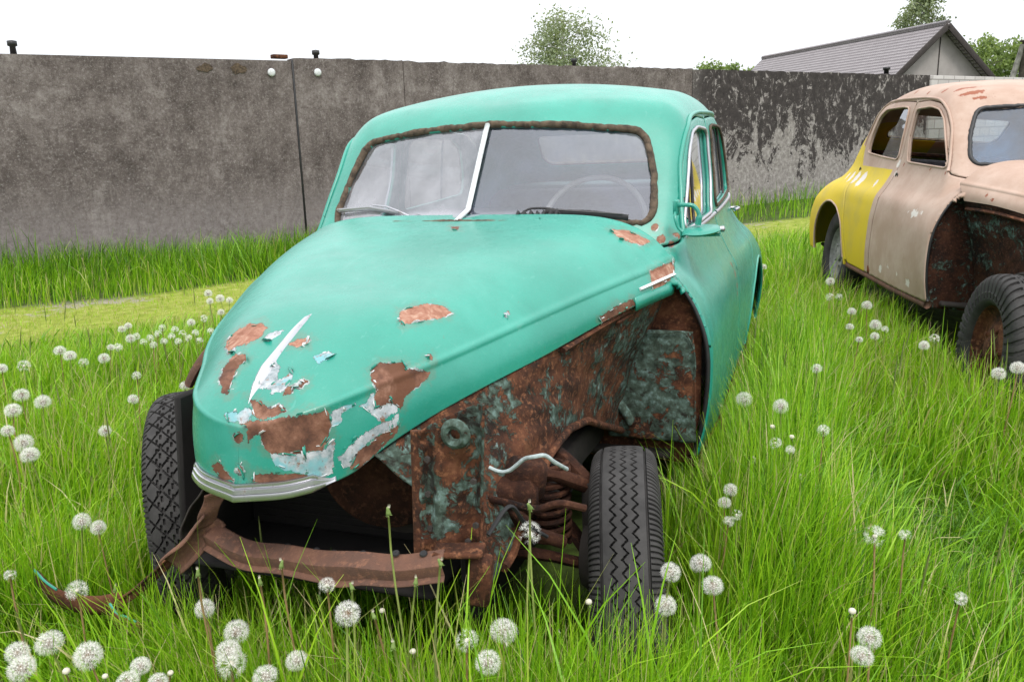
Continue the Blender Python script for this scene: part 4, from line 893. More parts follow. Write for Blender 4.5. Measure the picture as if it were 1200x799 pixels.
    if not dark:
        add('radiator', join(box((.66, .07, .50), (-.02, -.06, .60), (0, 0, 0), .01), *[box((.60, .004, .004), (-.02, -.098, .38 + k * .022), (0, 0, 0), .001) for k in range(20)], tube([(-.33,-.11,.84),(.29,-.11,.84)], .03, 10)), 'bayshade')
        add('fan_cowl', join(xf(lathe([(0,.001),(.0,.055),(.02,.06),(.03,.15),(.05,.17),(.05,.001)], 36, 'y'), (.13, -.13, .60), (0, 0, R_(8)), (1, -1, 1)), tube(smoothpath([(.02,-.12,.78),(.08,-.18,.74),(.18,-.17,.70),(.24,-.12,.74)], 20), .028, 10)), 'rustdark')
        add('under_shade_plate', box((.74, .50, .02), (-.03, -.10, .335), (R_(-4), 0, 0), .006), 'bayshade')  # added dark sheet standing for the shade on the ground below
        add('side_light_blocker', box((.02, 1.05, .34), (.405, .22, .40), (0, 0, 0), .006), 'bayshade'); add('side_light_blocker', box((.02, .95, .50), (-.355, .12, .56), (0, R_(6), 0), .006), 'bayshade')  # added plates that block light from both sides of the bay
    add('floor_pan', box((1.44, 2.6, .03), (0, 2.05, .33), (0, 0, 0), .01), 'darkmetal')
    add('boot_floor', box((1.25, .75, .03), (0, 3.15, .42), (0, 0, 0), .01), 'darkmetal')
def cabin(root, add):
    add('front_seat', seat(1.25, 1.50, .55, 0), 'seat'); add('rear_seat', seat(1.25, 2.42, .58, 0), 'seat')
    add('parcel_shelf', box((1.10, .50, .03), (0, 2.98, 1.12), (0, 0, 0), .01), 'trim')
    def dash(u, v):
        x = (u - .5) * 1.30; a = v * np.pi * .75; return np.stack([x, 1.02 + .15 * x * x - .05 + .11 * (1 - np.cos(a)) * .6 , 1.095 - .02 * np.abs(x) - .13 * np.sin(a * .5) ** 2 * 1.2 + .0 * a], 1)
    add('dashboard', grid_uv(dash, 40, 14), 'teal')
    c = np.array((.34, 1.24, 1.06)); th = np.linspace(0, 2*np.pi, 48, endpoint=False)
    ring = np.stack([.205 * np.cos(th), .205 * np.sin(th) * .50, .205 * np.sin(th) * .866], 1)
    w = part_empty = empty('steering_wheel', tuple(c)); w.parent = root
    return w, tube(ring, .011, 10, True), join(tube([(-.2,0,0),(0,-.02,-.015),(.2,0,0)], .009, 8), tube([(0,-.02,-.015),(0,-.09,-.16)], .009, 8), tube([(0,0,0),(0,-.30,-.26)], .022, 10), xf(lathe([(-.02,.001),(-.02,.035),(.01,.03),(.02,.001)], 20, 'z'), (0,.0,0), (R_(30),0,0)))
def build_green():
    root, hood_o = make_car('green')
    tag(root, 'turquoise vintage saloon with flaking bonnet and no front wings, nearest in the grass', 'car')
    root.location = (0, 0, .004); root.rotation_euler = (-.0008, -.0133, 0)
    def add(name, vf, m, th=None, parent=None, label=None):
        o = part(name, vf, M[m], parent or root, True, None, label); sharp(o, 45)
        if th: thicken(o, th, 0)
        return o
    engine_bay(root, add)
    w, ring, hub = cabin(root, add); add('rim', ring, 'bakelite', None, w); add('spokes', hub, 'bakelite', None, w)
    # footwell wall behind the wheel: raised green panel with a pressed bead
    def pan(u, v):
        q = rounded([(.520,.475),(.800,.475),(.802,.715),(.772,.772),(.545,.757),(.530,.70)], .04, 6)
        return np.stack([.515 + u * .292 - .012 * v, .722 - .012 * np.sin(np.pi * u) ** .3 * np.sin(np.pi * v) ** .3, .40 + v * .372], 1)
    add('footwell_panel', rough_grid(pan, 80, 70, .004, 21, freq=(7, 7)), 'greenpanel', .012)
    add('panel_bead', tube(smoothpath([(.60,.700,.455),(.566,.700,.51),(.482,.692,.579),(.440,.690,.648),(.428,.690,.690),(.450,.694,.738),(.49,.70,.757)], 40), .017, 10), 'greenpanel')
    pv = np.array([(.545,.705,.758),(.70,.702,.768),(.772,.702,.771),(.800,.702,.715),(.806,.702,.60),(.808,.702,.50)])
    add('panel_edge', tube(smoothpath(pv, 40), .0026, 6), 'greenpanel')
    add('wing_rail', join(tube(smoothpath([(.695,.70,.886),(.640,.48,.886),(.585,.30,.868),(.53,.14,.842)], 30), .012, 8, False, .7), box((.03,.24,.010), (.640,.52,.868), (R_(4), R_(-30), R_(-14)), .003)), 'rust')
    add('brake_hose', tube(smoothpath([(.480,-.30,.675),(.500,-.30,.668),(.514,-.30,.667),(.530,-.30,.673),(.546,-.30,.686),(.567,-.30,.704),(.590,-.30,.711),(.607,-.29,.712),(.626,-.27,.690),(.640,-.22,.655)], 40), .0048, 8), 'hose')
    # front cross-member, bent, with the torn horn and bumper strip on its left end
    fold = [(-.238,-.42,.475),(-.128,-.45,.463),(-.009,-.48,.472),(.127,-.51,.493),(.248,-.53,.512),(.354,-.535,.526),(.452,-.52,.540)]
    cm = sweep(fold, [(-.046,.006),(-.040,.016),(-.036,.016),(-.002,.002),(.001,.000),(.001,-.003),(-.006,-.026),(-.004,-.029),(.008,-.034)], 90)
    V = cm[0]; V[:, 2] += .003 * np.sin(V[:, 0] * 13) + .0022 * np.sin(V[:, 0] * 29 + 1) - .012 * np.exp(-((V[:, 0] - .21) / .05) ** 2) * (np.arange(len(V)) % 9 > 5); V[:, 1] += .004 * np.sin(V[:, 0] * 17 + 2)
    cmo = add('cross_member', (V, cm[1]), 'rustpale', .003); sharp(cmo, 22)
    for x, y, z in ((.02,-.446,.494),(.115,-.470,.508),(.165,-.478,.513),(.25,-.494,.530),(.335,-.500,.545),(.40,-.498,.552)):
        add('bolt_hole', xf(lathe([(0,.001),(.0,.0075),(-.003,.009)], 12, 'z'), (x, y, z), (R_(20), 0, 0)), 'black', None, cmo)
    horn = grid_uv(lambda u, v: np.stack([-.165 - .060 * v - .05 * u * (1 - .3 * v), -.40 - .03 * u + .004 * np.sin(9 * v), .600 - .10 * v + .0 * u - .015 * u], 1), 14, 14)
    arm = sweep([(-.215,-.40,.515),(-.25,-.42,.470),(-.285,-.445,.430),(-.318,-.455,.400)], [(-.03,.028),(-.012,.030),(.004,.022),(.006,-.02),(-.004,-.030)], 24)
    add('horn_plate', join(horn, arm), 'rustpale', .005)
    strip = join(sweep([(-.295,-.44,.440),(-.335,-.446,.405),(-.40,-.468,.345),(-.445,-.475,.310),(-.486,-.478,.285)], [(-.006,.010),(.006,.004),(.004,-.012)], 24),
                 sweep([(-.470,-.478,.296),(-.54,-.486,.276),(-.617,-.486,.268),(-.70,-.472,.264),(-.76,-.452,.268),(-.82,-.430,.282)], [(.003,.022),(0,.008),(.0,-.012),(.004,-.030)], 36),
                 sweep([(-.500,-.492,.275),(-.470,-.505,.262),(-.425,-.516,.262),(-.372,-.530,.262)], [(.003,.014),(0,0),(.003,-.034)], 16))
    so = add('bumper_bracket', strip, 'rust', .006, None, 'twisted bumper bracket lying out in the grass')
    add('painted_edge', tube(smoothpath([(-.70,-.474,.287),(-.76,-.454,.291),(-.82,-.432,.305)], 14), .0035, 6), 'teal', None, so)
    add('painted_edge', tube(smoothpath([(-.500,-.494,.289),(-.470,-.507,.276),(-.425,-.518,.276),(-.385,-.530,.276)], 14), .003, 6), 'teal', None, so)
    # bright trim under the nose, spear on the seam, side spear stub
    t = np.linspace(.86, 1, 40); C, K, E = hood_curves(t); Lf = E.copy(); Rt = E[::-1].copy(); Rt[:, 0] *= -1
    path = np.concatenate([Lf, Rt[1:]]); path = path[(path[:, 0] > -.205)]
    path[:, 2] += .004
    V0 = []
    prof = np.array([(.003,.030),(.008,.029),(.009,.022),(.008,.0205),(.013,.019),(.014,.011),(.012,.0095),(.017,.008),(.019,.000),(.017,-.004),(.010,-.006),(.004,-.002)])
    nrm = np.stack([path[:, 0] * 1.6, -np.full(len(path), .42), 0 * path[:, 0]], 1); nrm /= np.linalg.norm(nrm, axis=1)[:, None]
    ends = np.clip(np.minimum(np.arange(len(path)), np.arange(len(path))[::-1]) / 9., .25, 1)
    V0 = path[:, None] + nrm[:, None] * prof[None, :, :1] * (.3 + .7 * ends)[:, None, None] + np.array([0, 0, 1.]) * prof[None, :, 1:] * ends[:, None, None]
    add('nose_trim', (V0.reshape(-1, 3), [gridF(len(path), len(prof))]), 'chrome', .003)
    tt = np.linspace(0, 1, 40); sp = smoothpath([(0,-.216,1.000),(0,-.303,.968),(0,-.379,.929),(0,-.441,.896),(0,-.500,.856)], 40)
    wd = np.interp(tt, [0,.1,.4,.7,.86,1], [.004,.009,.013,.022,.016,.002]); hg = np.interp(tt, [0,.1,.4,.7,.86,1], [.003,.012,.014,.022,.016,.003]); sg = np.linspace(-1, 1, 13)
    Nn = np.gradient(sp, axis=0); Nn = np.stack([0*tt, -Nn[:, 2], Nn[:, 1]], 1); Nn /= np.linalg.norm(Nn, axis=1)[:, None]; Nn *= np.sign(Nn[:, 2:3])
    V0 = sp[:, None] + np.array([1., 0, 0]) * sg[None, :, None] * wd[:, None, None] + Nn[:, None] * ((1 - np.abs(sg) ** 1.3)[None] * hg[:, None] - .002)[:, :, None]
    V0[:, :, 0] -= .010 * (tt * (1 - tt) * 2)[:, None]
    add('bonnet_spear', (V0.reshape(-1, 3), [gridF(40, 13)]), 'dullchrome', None, hood_o)
    # the seam down the bonnet
    ts = np.linspace(.03, .60, 60); Cc = hood_curves(ts)[0] + np.array([0, 0, .0012]); add('centre_seam', tube(Cc, .0021, 6), 'gasket', None, hood_o)
    def onE(y0, y1, f, dz, out):
        t = np.linspace(0, 1, 300); C, K, E = hood_curves(t); Q = K + (E - K) * f; o = np.argsort(Q[:, 1]); yy = np.linspace(y0, y1, 16)
        return np.stack([np.interp(yy, Q[o,1], Q[o,0]) + out, yy, np.interp(yy, Q[o,1], Q[o,2]) + dz], 1)
    add('side_spear', tube(onE(.50, .735, .42, 0, .014), .009, 6, False, .5), 'white', None, hood_o, 'broken white side spear stub')
    add('corner_plate', sweep(onE(.46, .74, .92, .0, .006), [(-.0,.020),(.004,.0),(.002,-.020)], 16), 'teal', .004, hood_o)
    # curled paint flakes standing off the bonnet round the bare patches
    Dv = np.array(CHIP_DIR); fl = []; fw = []; hv = hood()[0]
    hn = None
    r = np.random.default_rng(3)
    for poly in CHIPS_RUST + CHIPS_PRIMER:
        Pp = np.array(poly); ctr = Pp.mean(0); per = np.linalg.norm(np.diff(np.r_[Pp, Pp[:1]], axis=0), axis=1).sum()
        for k in range(max(2, int(per / .045))):
            i = r.integers(len(Pp)); a = Pp[i]; b = Pp[(i + 1) % len(Pp)]; f = r.uniform(.0, 1); p = a + (b - a) * f
            e = b - a; L = r.uniform(.008, .040); e = e / max(np.linalg.norm(e), 1e-6)
            inw = ctr - p; inw -= e * (inw @ e); inw /= max(np.linalg.norm(inw), 1e-6); up = Dv * .75 + np.array([0, -.1, .45]); up /= np.linalg.norm(up)
            wdt = r.uniform(.004, .017); curl = r.uniform(.5, 1.7); nn = 5; sh = []
            for j, q in enumerate(np.linspace(0, 1, nn)):
                o = p + up * .0015 - inw * .002 + inw * (wdt * q * math.cos(curl * q)) + up * (wdt * q * math.sin(curl * q) + .0005)
                w_ = L * (1 - .6 * q ** 1.5) * .5; j1 = r.normal() * .0015
                sh += [o - e * (w_ + j1), o + e * (w_ - j1)]
            (fl if r.random() < .55 else fw).append((np.array(sh), [np.array([[2*j, 2*j+1, 2*j+3, 2*j+2] for j in range(nn - 1)])]))
    fo = add('paint_flakes', join(*fl), 'teal', .0008, hood_o); fo['kind'] = 'stuff'; fo = add('primer_flakes', join(*fw), 'white', .0008, hood_o); fo['kind'] = 'stuff'
    # mirror on the driver's door
    mr = empty('door_mirror'); mr.parent = root
    y = .86
    add('mirror_arm', join(tube(smoothpath([(.712,y+.04,1.160),(.743,y,1.165),(.776,y,1.161),(.793,y,1.135),(.790,y,1.10)], 30), [.007]*24 + [.010]*6, 8), tube(smoothpath([(.713,y+.04,1.155),(.716,y,1.12),(.728,y,1.088),(.755,y,1.070),(.80,y,1.066),(.861,y,1.068)], 30), .005, 8), box((.02,.03,.05), (.715,y+.03,1.155), (0,0,0), .004)), 'teal', None, mr)
    ev = lathe([(-.014,.001),(-.014,.030),(-.010,.052),(.0,.063),(.008,.056),(.012,.03),(.014,.001)], 36, 'z')
    add('mirror_shell', xf(ev, (.803, y, 1.082), (R_(6), R_(-4), 0), (1.0, 1.15, .85)), 'teal', None, mr)
    add('mirror_knob', xf(lathe([(-.006,.001),(-.006,.010),(.006,.010),(.010,.001)], 12), (.868, y, 1.086), (0, 0, 0)), 'chrome', None, mr)
    # wipers and the loose black hose on the scuttle
    wl = empty('wiper'); wl.parent = root
    add('arm', tube([(-.244,.835,1.140),(-.30,.855,1.158),(-.36,.885,1.172),(-.43,.912,1.176)], [.0045,.004,.0035,.003], 8), 'dullchrome', None, wl)
    add('blade', join(tube([(-.617,.962,1.156),(-.45,.915,1.168),(-.292,.855,1.152)], .004, 6, False, 1.4), tube([(-.615,.970,1.148),(-.45,.925,1.158),(-.292,.864,1.144)], .004, 6)), 'dullchrome', None, wl)
    wr = empty('wiper'); wr.parent = root
    add('arm', tube(smoothpath([(.186,.820,1.140),(.215,.835,1.160),(.25,.845,1.162),(.33,.860,1.152),(.415,.880,1.140)], 20), .004, 8), 'black', None, wr)
    add('blade', join(tube([(.272,.845,1.148),(.415,.880,1.140),(.548,.912,1.120)], .008, 6, False, 1.5), tube([(.31,.850,1.155),(.53,.902,1.133)], .003, 6)), 'black', None, wr)
    rb = [tube([(.18 + .022*k, .792 + .004*k, 1.126), (.188 + .022*k, .802 + .004*k, 1.152 - .003*(k % 2)), (.20 + .022*k, .812 + .004*k, 1.128)], .0085, 7) for k in range(7)]
    rb.append(tube([(.165,.80,1.135),(.25,.80,1.130),(.345,.825,1.128)], .007, 7))
    add('scuttle_hose', join(*rb), 'black')
    add('scuttle_strip', sweep([(-.60,.930,1.104),(-.45,.880,1.122),(-.30,.835,1.130),(-.16,.806,1.134)], [(-.012,.010),(.0,.004),(.014,-.006)], 20), 'white', .002)
    # wheels: steered towards the driver's side
    wheel(root, 'zigzag', .735, 0, .262, R_(12.), R_(-2), 'rust', 'front wheel with zigzag tread')
    wheel(root, 'diamond', -.635, 0, .330, R_(33), R_(2), 'rust', 'front wheel with diamond tread')
    wheel(root, 'plain', .715, 2.70, .345, 0, 0, 'rust'); wheel(root, 'plain', -.715, 2.70, .345, 0, 0, 'rust')
    return root
def build_pink():
    root, h = make_car('pink')
    tag(root, 'faded pink vintage saloon with yellow rear wing, standing behind on the right', 'car')
    root.location = (2.66686, 2.66199, .030); root.rotation_euler = (.00587, .0943, .24837)
    def add(name, vf, m, th=None, parent=None, label=None):
        o = part(name, mir(vf), M[m], parent or root, True, None, label); sharp(o, 45)
        if th: thicken(o, th, 0)
        return o
    engine_bay(root, add, True, True)
    add('rear_seat', seat(1.25, 2.42, .55, 0), 'seat'); add('parcel_shelf', box((1.10, .50, .03), (0, 2.98, 1.12), (0, 0, 0), .01), 'rust')
    def dash(u, v):
        x = (u - .5) * 1.30; a = v * np.pi * .75; return np.stack([x, .97 + .15 * x * x + .066 * (1 - np.cos(a)), 1.085 - .02 * np.abs(x) - .156 * np.sin(a * .5) ** 2], 1)
    add('dashboard', grid_uv(dash, 30, 12), 'pink')
    add('wing_rail', tube(smoothpath([(.70,.70,.866),(.655,.50,.868),(.60,.33,.855),(.53,.12,.83),(.43,-.15,.79)], 30), .016, 8, False, .7), 'rust')
    wheel(root, 'lug', -.752, -.06, .275, R_(-4), 0, 'rust', 'rusty front wheel with a chunky lugged tyre')
    wheel(root, 'lug', .752, 0, .372, R_(-4), 0, 'rust')
    wheel(root, 'plain', -.700, 2.70, .335, 0, 0, 'greyrim', 'rear wheel with a pale painted rim'); wheel(root, 'plain', .735, 2.70, .372, 0, 0, 'rust')
    return root
GREEN = build_green(); PINK = build_pink()
# ------------------------------------------------------------------ ground
WA = np.array([-5.6, 7.6]); WU = np.array([.5914, .8064]); WN = np.array([.8064, -.5914])     # wall line, direction, normal towards the camera
def vnoise(x, y, s, seed=0):
    r = np.random.default_rng(seed); o = np.zeros_like(x)
    for k in range(10):
        a = r.uniform(0, 2*np.pi); f = s * r.uniform(.5, 1.6); o += np.sin((x * math.cos(a) + y * math.sin(a)) * f + r.uniform(0, 6.3))
    return o / 10 * 1.6
def wdist(x, y): return (x - WA[0]) * WN[0] + (y - WA[1]) * WN[1]
def ground_z(x, y):
    z = .018 * vnoise(x, y, 2.2, 1) + .03 * vnoise(x, y, .5, 2)
    z = z - .085 * np.exp(-(((x - .74) / .3) ** 2 + ((y - .1) / .4) ** 2)) + .06 * np.exp(-(((x - .2) / 1.2) ** 2 + ((y + .78) / .28) ** 2)) + .15 * np.exp(-(((x - .84) / .36) ** 2 + ((y + .66) / .20) ** 2)) - .02 * np.exp(-(((x + .74) / .4) ** 2 + (y / .5) ** 2))
    z = z + .21 * np.exp(-((x - 1.08) / .25) ** 2) * np.clip((y + .25) / .5, 0, 1) * np.clip((3.2 - y) / .8, 0, 1)
    # rise under the visible side of the second car, fall on its far side
    c, s = math.cos(.248), math.sin(.248); u = (x - 2.667) * c + (y - 2.662) * s; v = -(x - 2.667) * s + (y - 2.662) * c
    m = np.exp(-(np.maximum(np.abs(v - 1.3) - 1.7, 0) / .6) ** 2); z = z + m * (-.10 * np.clip(u / .75, -1.1, 1.1) * np.exp(-(np.maximum(np.abs(u) - .9, 0) / .5) ** 2))
    return z
def axis_pts(a, b, lo, hi, fine, coarse):
    p = list(np.arange(a, b, fine)); x = a
    st = fine
    while x > lo: st = min(st * 1.25, coarse); x -= st; p.insert(0, x)
    x = p[-1]; st = fine
    while x < hi: st = min(st * 1.25, coarse); x += st; p.append(x)
    return np.array(p)
gx = axis_pts(-9, 6, -400, 400, .11, 40); gy = axis_pts(-3, 14, -60, 900, .11, 40)
X, Y = np.meshgrid(gx, gy, indexing='ij'); Z = ground_z(X.ravel(), Y.ravel())
t = NT('soil_and_moss')
n1 = t.noise(.8, 5, .6); n2 = t.noise(9, 6, .7); pth = t.attr('path')
soil = t.ramp(n2, [(.3, (.030,.030,.012)), (.55, (.060,.095,.020)), (.75, (.11,.17,.03))])
gravel = t.ramp(t.noise(70, 4, .8), [(.3, (.13,.115,.09)), (.5, (.27,.24,.19)), (.7, (.42,.39,.33))])
moss = t.ramp(n2, [(.3, (.12,.16,.022)), (.5, (.22,.27,.038)), (.7, (.34,.36,.10))])
pc = t.mix(t.step(t.math('ADD', n1, t.math('MULTIPLY', n2, .5)), .80, .90), moss, gravel)
M['soil'] = t.bsdf(Base_Color=t.mix(pth, soil, pc), Roughness=.95, Specular_IOR_Level=.15, Normal=t.bump(t.noise(40, 6, .75), .6, .02))
d = wdist(X.ravel(), Y.ravel()); wob = .35 * vnoise(X.ravel(), Y.ravel(), 1.3, 5)
pm = np.clip((d + wob - 2.05) / .25, 0, 1) * np.clip((4.5 - d - wob) / .9, 0, 1)
g = obj('ground', mesh('ground', np.stack([X.ravel(), Y.ravel(), Z], 1), gridF(len(gx), len(gy)), M['soil'], True, {'path': pm})); tag(g, kind='structure')

# ------------------------------------------------------------------ grass
def car_block(x, y):
    """1 where a car stands (blades there stay short or away)"""
    a = (np.abs(x) < .72) & (y > .25) & (y < 3.6)
    c, s = math.cos(.248), math.sin(.248); u = (x - 2.667) * c + (y - 2.662) * s; v = -(x - 2.667) * s + (y - 2.662) * c
    b = (np.abs(u) < .72) & (v > -.4) & (v < 3.6)
    for wx, wy in ((.74, 0), (-.74, 0), (.73, 2.7), (-.73, 2.7)): a |= (np.abs(x - wx) < .11) & (np.abs(y - wy) < .33)
    for wx, wy in ((.75, 0), (-.75, 0), (.735, 2.7), (-.735, 2.7)): b |= (np.abs(u - wx) < .11) & (np.abs(v - wy) < .34)
    return a | b
CAM = np.array([1.14404, -1.98483, 1.41512])
HX, HY = 1.50, 1.02
def blades(x, y, length, width, tone, segs, bend=None, seed=1, droop=1.0):
    r = np.random.default_rng(seed); n = len(x)
    az = r.uniform(0, 2*np.pi, n)
    # neighbours lean the same way
    fa = 3.0 * vnoise(x, y, 1.5, 31) + 1.5 * vnoise(x, y, 4., 32); az = np.where(r.random(n) < .55, fa + r.normal(0, .6, n), az)
    b = (np.abs(r.normal(.30, .28, n)) if bend is None else bend) * droop
    s = np.linspace(0, 1, segs + 1)
    th = b[:, None] * (.15 + 1.5 * s[None] ** 1.4)                       # angle from upright grows along the blade
    ds = 1 / segs
    hx = np.concatenate([np.zeros((n, 1)), np.cumsum(np.sin((th[:, 1:] + th[:, :-1]) / 2) * ds, 1)], 1) * length[:, None]
    hz = np.concatenate([np.zeros((n, 1)), np.cumsum(np.cos((th[:, 1:] + th[:, :-1]) / 2) * ds, 1)], 1) * length[:, None]
    z0 = ground_z(x, y) - .01
    ca, sa = np.cos(az), np.sin(az)
    P = np.stack([x[:, None] + hx * ca[:, None], y[:, None] + hx * sa[:, None], z0[:, None] + hz], 2)
    w = width[:, None] * np.clip(1 - s[None] ** 2.2, .0, 1) * .5; w[:, -1] = .0003
    tw = az + np.pi/2 + r.normal(0, .7, n); W = np.stack([np.cos(tw), np.sin(tw), np.zeros(n)], 1)[:, None] * w[:, :, None]
    V = np.stack([P - W, P + W], 2).reshape(-1, 3)
    k = (np.arange(n) * (segs + 1) * 2)[:, None] + (np.arange(segs) * 2)[None]
    k = k.ravel(); Fq = np.stack([k, k + 1, k + 3, k + 2], 1)
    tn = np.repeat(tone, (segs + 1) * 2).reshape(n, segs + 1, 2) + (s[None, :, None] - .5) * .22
    return V, Fq, tn.ravel()
def scatter(n, seed, dmin, dmax, ang=1.12):
    """points in a wedge before the camera, uniform over the ground"""
    r = np.random.default_rng(seed); d = np.sqrt(r.uniform(dmin ** 2, dmax ** 2, n)); a = -.3467 + r.uniform(-ang, ang, n)
    return CAM[0] + d * np.sin(a), CAM[1] + d * np.cos(a), d
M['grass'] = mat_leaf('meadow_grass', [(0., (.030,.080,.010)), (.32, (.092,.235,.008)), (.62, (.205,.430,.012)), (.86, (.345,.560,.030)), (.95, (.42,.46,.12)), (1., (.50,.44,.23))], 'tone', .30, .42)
parts = []
for n, a, b_, segs, seed in ((100000, .55, 3.0, 5, 41), (150000, 3.0, 6.5, 4, 42), (130000, 6.5, 13.0, 3, 43), (60000, 13., 26., 2, 44)):
    x, y, dd = scatter(n, seed, a, b_)
    r = np.random.default_rng(seed + 100)
    wd_ = wdist(x, y); wb = .35 * vnoise(x, y, 1.3, 5)
    onpath = np.clip((wd_ + wb - 2.05) / .25, 0, 1) * np.clip((4.5 - wd_ - wb) / .9, 0, 1)
    keep = (wd_ > .06) & ~car_block(x, y) & (r.random(n) > onpath * .45)
    # the cross-member and bracket lie in the grass: thin it there
    keep &= ~((x > -.6) & (x < .62) & (y > -.45) & (y < .25) & (r.random(n) < .55))
    keep &= ~((x > -.92) & (x < -.34) & (y > -.85) & (y < -.40) & (r.random(n) < .62))
    x, y, dd, onpath, wd_ = x[keep], y[keep], dd[keep], onpath[keep], wd_[keep]; n = len(x); r = np.random.default_rng(seed + 200)
    clump = vnoise(x, y, 3.2, 11); L = (.27 + .06 * clump + .045 * vnoise(x, y, 9, 12)) * r.uniform(.55, 1.25, n)
    # tall along the wall, cropped on the strip, shorter beyond the cars
    tall = np.clip((2.2 - wd_) / .5, 0, 1); L = L * (1 + (.30 + .45 * vnoise(x, y, 2.4, 27)) * tall); L *= 1 - .45 * ((x < -1.2) & (wd_ > 3.5)) * np.clip((5.6 - wd_) / .8, 0, 1); L = np.where(onpath > 0, L * (1 - .80 * onpath), L)
    near = np.exp(-((dd - 1.2) / .9) ** 2); L *= 1 - .08 * near; L *= 1 + .50 * np.exp(-((y + .68) / .25) ** 2) * (np.abs(x) < 1.1); L *= np.where((np.abs(x) < .64) & (y > -.44) & (y < .3), .65, 1)
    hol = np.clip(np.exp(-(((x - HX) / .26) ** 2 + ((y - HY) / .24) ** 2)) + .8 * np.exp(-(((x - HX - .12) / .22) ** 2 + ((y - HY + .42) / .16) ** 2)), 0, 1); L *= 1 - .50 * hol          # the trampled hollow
    L = np.where((x > -.98) & (x < -.36) & (y > -1.05) & (y < -.38), L * .60, L)
    L = np.clip(L, .02, .60)
    W = r.uniform(.0022, .0050, n) * (1 + dd / 9.)
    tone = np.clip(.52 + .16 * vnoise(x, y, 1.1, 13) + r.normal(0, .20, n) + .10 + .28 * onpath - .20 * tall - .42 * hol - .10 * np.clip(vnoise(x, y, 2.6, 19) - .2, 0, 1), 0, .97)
    tone = np.where(r.random(n) < .05, r.uniform(.93, 1., n), tone); longb = (r.random(n) < .10) & (onpath < .1); L = np.where(longb, L * 1.35, L); W = np.where(longb, W * 1.5, W)
    bend = np.abs(r.normal(.30, .28, n)) + .9 * hol * r.random(n) + .45 * longb * r.random(n) + .35 * np.clip(vnoise(x, y, 2.1, 17) - .25, 0, 1)
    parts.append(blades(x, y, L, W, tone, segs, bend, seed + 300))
# rank grass left standing against the tyre and the torn front end
r = np.random.default_rng(501); ex = [(r.uniform(.89, 1.25, 2600), r.uniform(-.1, 2.6, 2600)), (r.uniform(.50, 1.08, 1500), r.uniform(-.80, -.43, 1500)), (r.uniform(-.25, .50, 700), r.uniform(-.85, -.62, 700)), (r.uniform(-1.0, -.62, 500), r.uniform(-.45, -.2, 500)), (r.uniform(.88, 1.12, 900), r.uniform(-.4, 1.0, 900))]
x = np.concatenate([e[0] for e in ex]); y = np.concatenate([e[1] for e in ex]); n = len(x)
parts.append(blades(x, y, r.uniform(.26, .50, n) * np.where(y > -.62, 1., .85), r.uniform(.0025, .0060, n), np.clip(r.normal(.52, .22, n), 0, .95), 5, np.abs(r.normal(.25, .25, n)), 502))
# dead straw
x, y, dd = scatter(4000, 511, .8, 7.); k = ~car_block(x, y) & (wdist(x, y) > .3); x, y = x[k], y[k]; n = len(x); r = np.random.default_rng(512)
parts.append(blades(x, y, r.uniform(.15, .42, n), r.uniform(.0014, .0028, n), r.uniform(.96, 1., n), 4, r.uniform(.2, 1.1, n), 513))
off = 0; Vs, Fs_, Ts = [], [], []
for V, Fq, tn in parts: Vs.append(V); Fs_.append(Fq + off); Ts.append(tn); off += len(V)
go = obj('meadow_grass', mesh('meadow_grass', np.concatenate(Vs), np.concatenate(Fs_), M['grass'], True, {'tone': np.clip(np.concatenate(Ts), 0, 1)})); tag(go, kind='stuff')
# seeding grass stalks: thin stem with a dark spike
x, y, dd = scatter(2300, 77, 1.2, 9.5); r = np.random.default_rng(78)
wd_ = wdist(x, y); pr = np.clip(.25 + .6 * vnoise(x, y, .9, 15), .03, 1) * np.where((x < -1.2), 1., .35)
k = (wd_ > .1) & ~car_block(x, y) & (r.random(len(x)) < pr) & ((wd_ < 2.0) | (wd_ > 4.2)); x, y, dd = x[k], y[k], dd[k]
L = r.uniform(.32, .50, len(x)); b1 = blades(x, y, L, np.full(len(x), .0024), r.uniform(.5, .8, len(x)), 5, np.abs(r.normal(.12, .08, len(x))), 79)
tip = b1[0].reshape(len(x), 6, 2, 3).mean(2); sv = []
for i in range(len(x)):
    a, b_ = tip[i, 4], tip[i, 5]; dv = (b_ - a); p = [a + dv * q for q in (.1, .4, .8, 1.25, 1.6)]
    sv.append(tube(p, [.0010, .0024, .0030, .0022, .0007], 5))
sj = join((b1[0], [b1[1]]), *sv); tn = np.concatenate([b1[2], np.full(len(sj[0]) - len(b1[0]), .42)])
so = obj('seeding_grass', mesh('seeding_grass', sj[0], sj[1], mat_leaf('seeding_grass', [(0., (.09,.085,.05)), (.3, (.15,.135,.075)), (.6, (.18,.29,.04)), (1., (.28,.38,.07))], 'tone', .2), True, {'tone': np.clip(tn, 0, 1)})); tag(so, kind='stuff')
# broad leaves low in the sward
x, y, dd = scatter(8000, 91, .9, 7.); r = np.random.default_rng(92); k = ~car_block(x, y) & (wdist(x, y) > 4.2); x, y = x[k], y[k]; n = len(x)
lb = blades(x, y, r.uniform(.12, .27, n), r.uniform(.010, .022, n), r.uniform(.2, .7, n), 4, r.uniform(.5, 1.2, n), 93)
lo = obj('broad_leaves', mesh('broad_leaves', lb[0], lb[1], M['grass'], True, {'tone': np.clip(lb[2], 0, 1)})); tag(lo, kind='stuff')

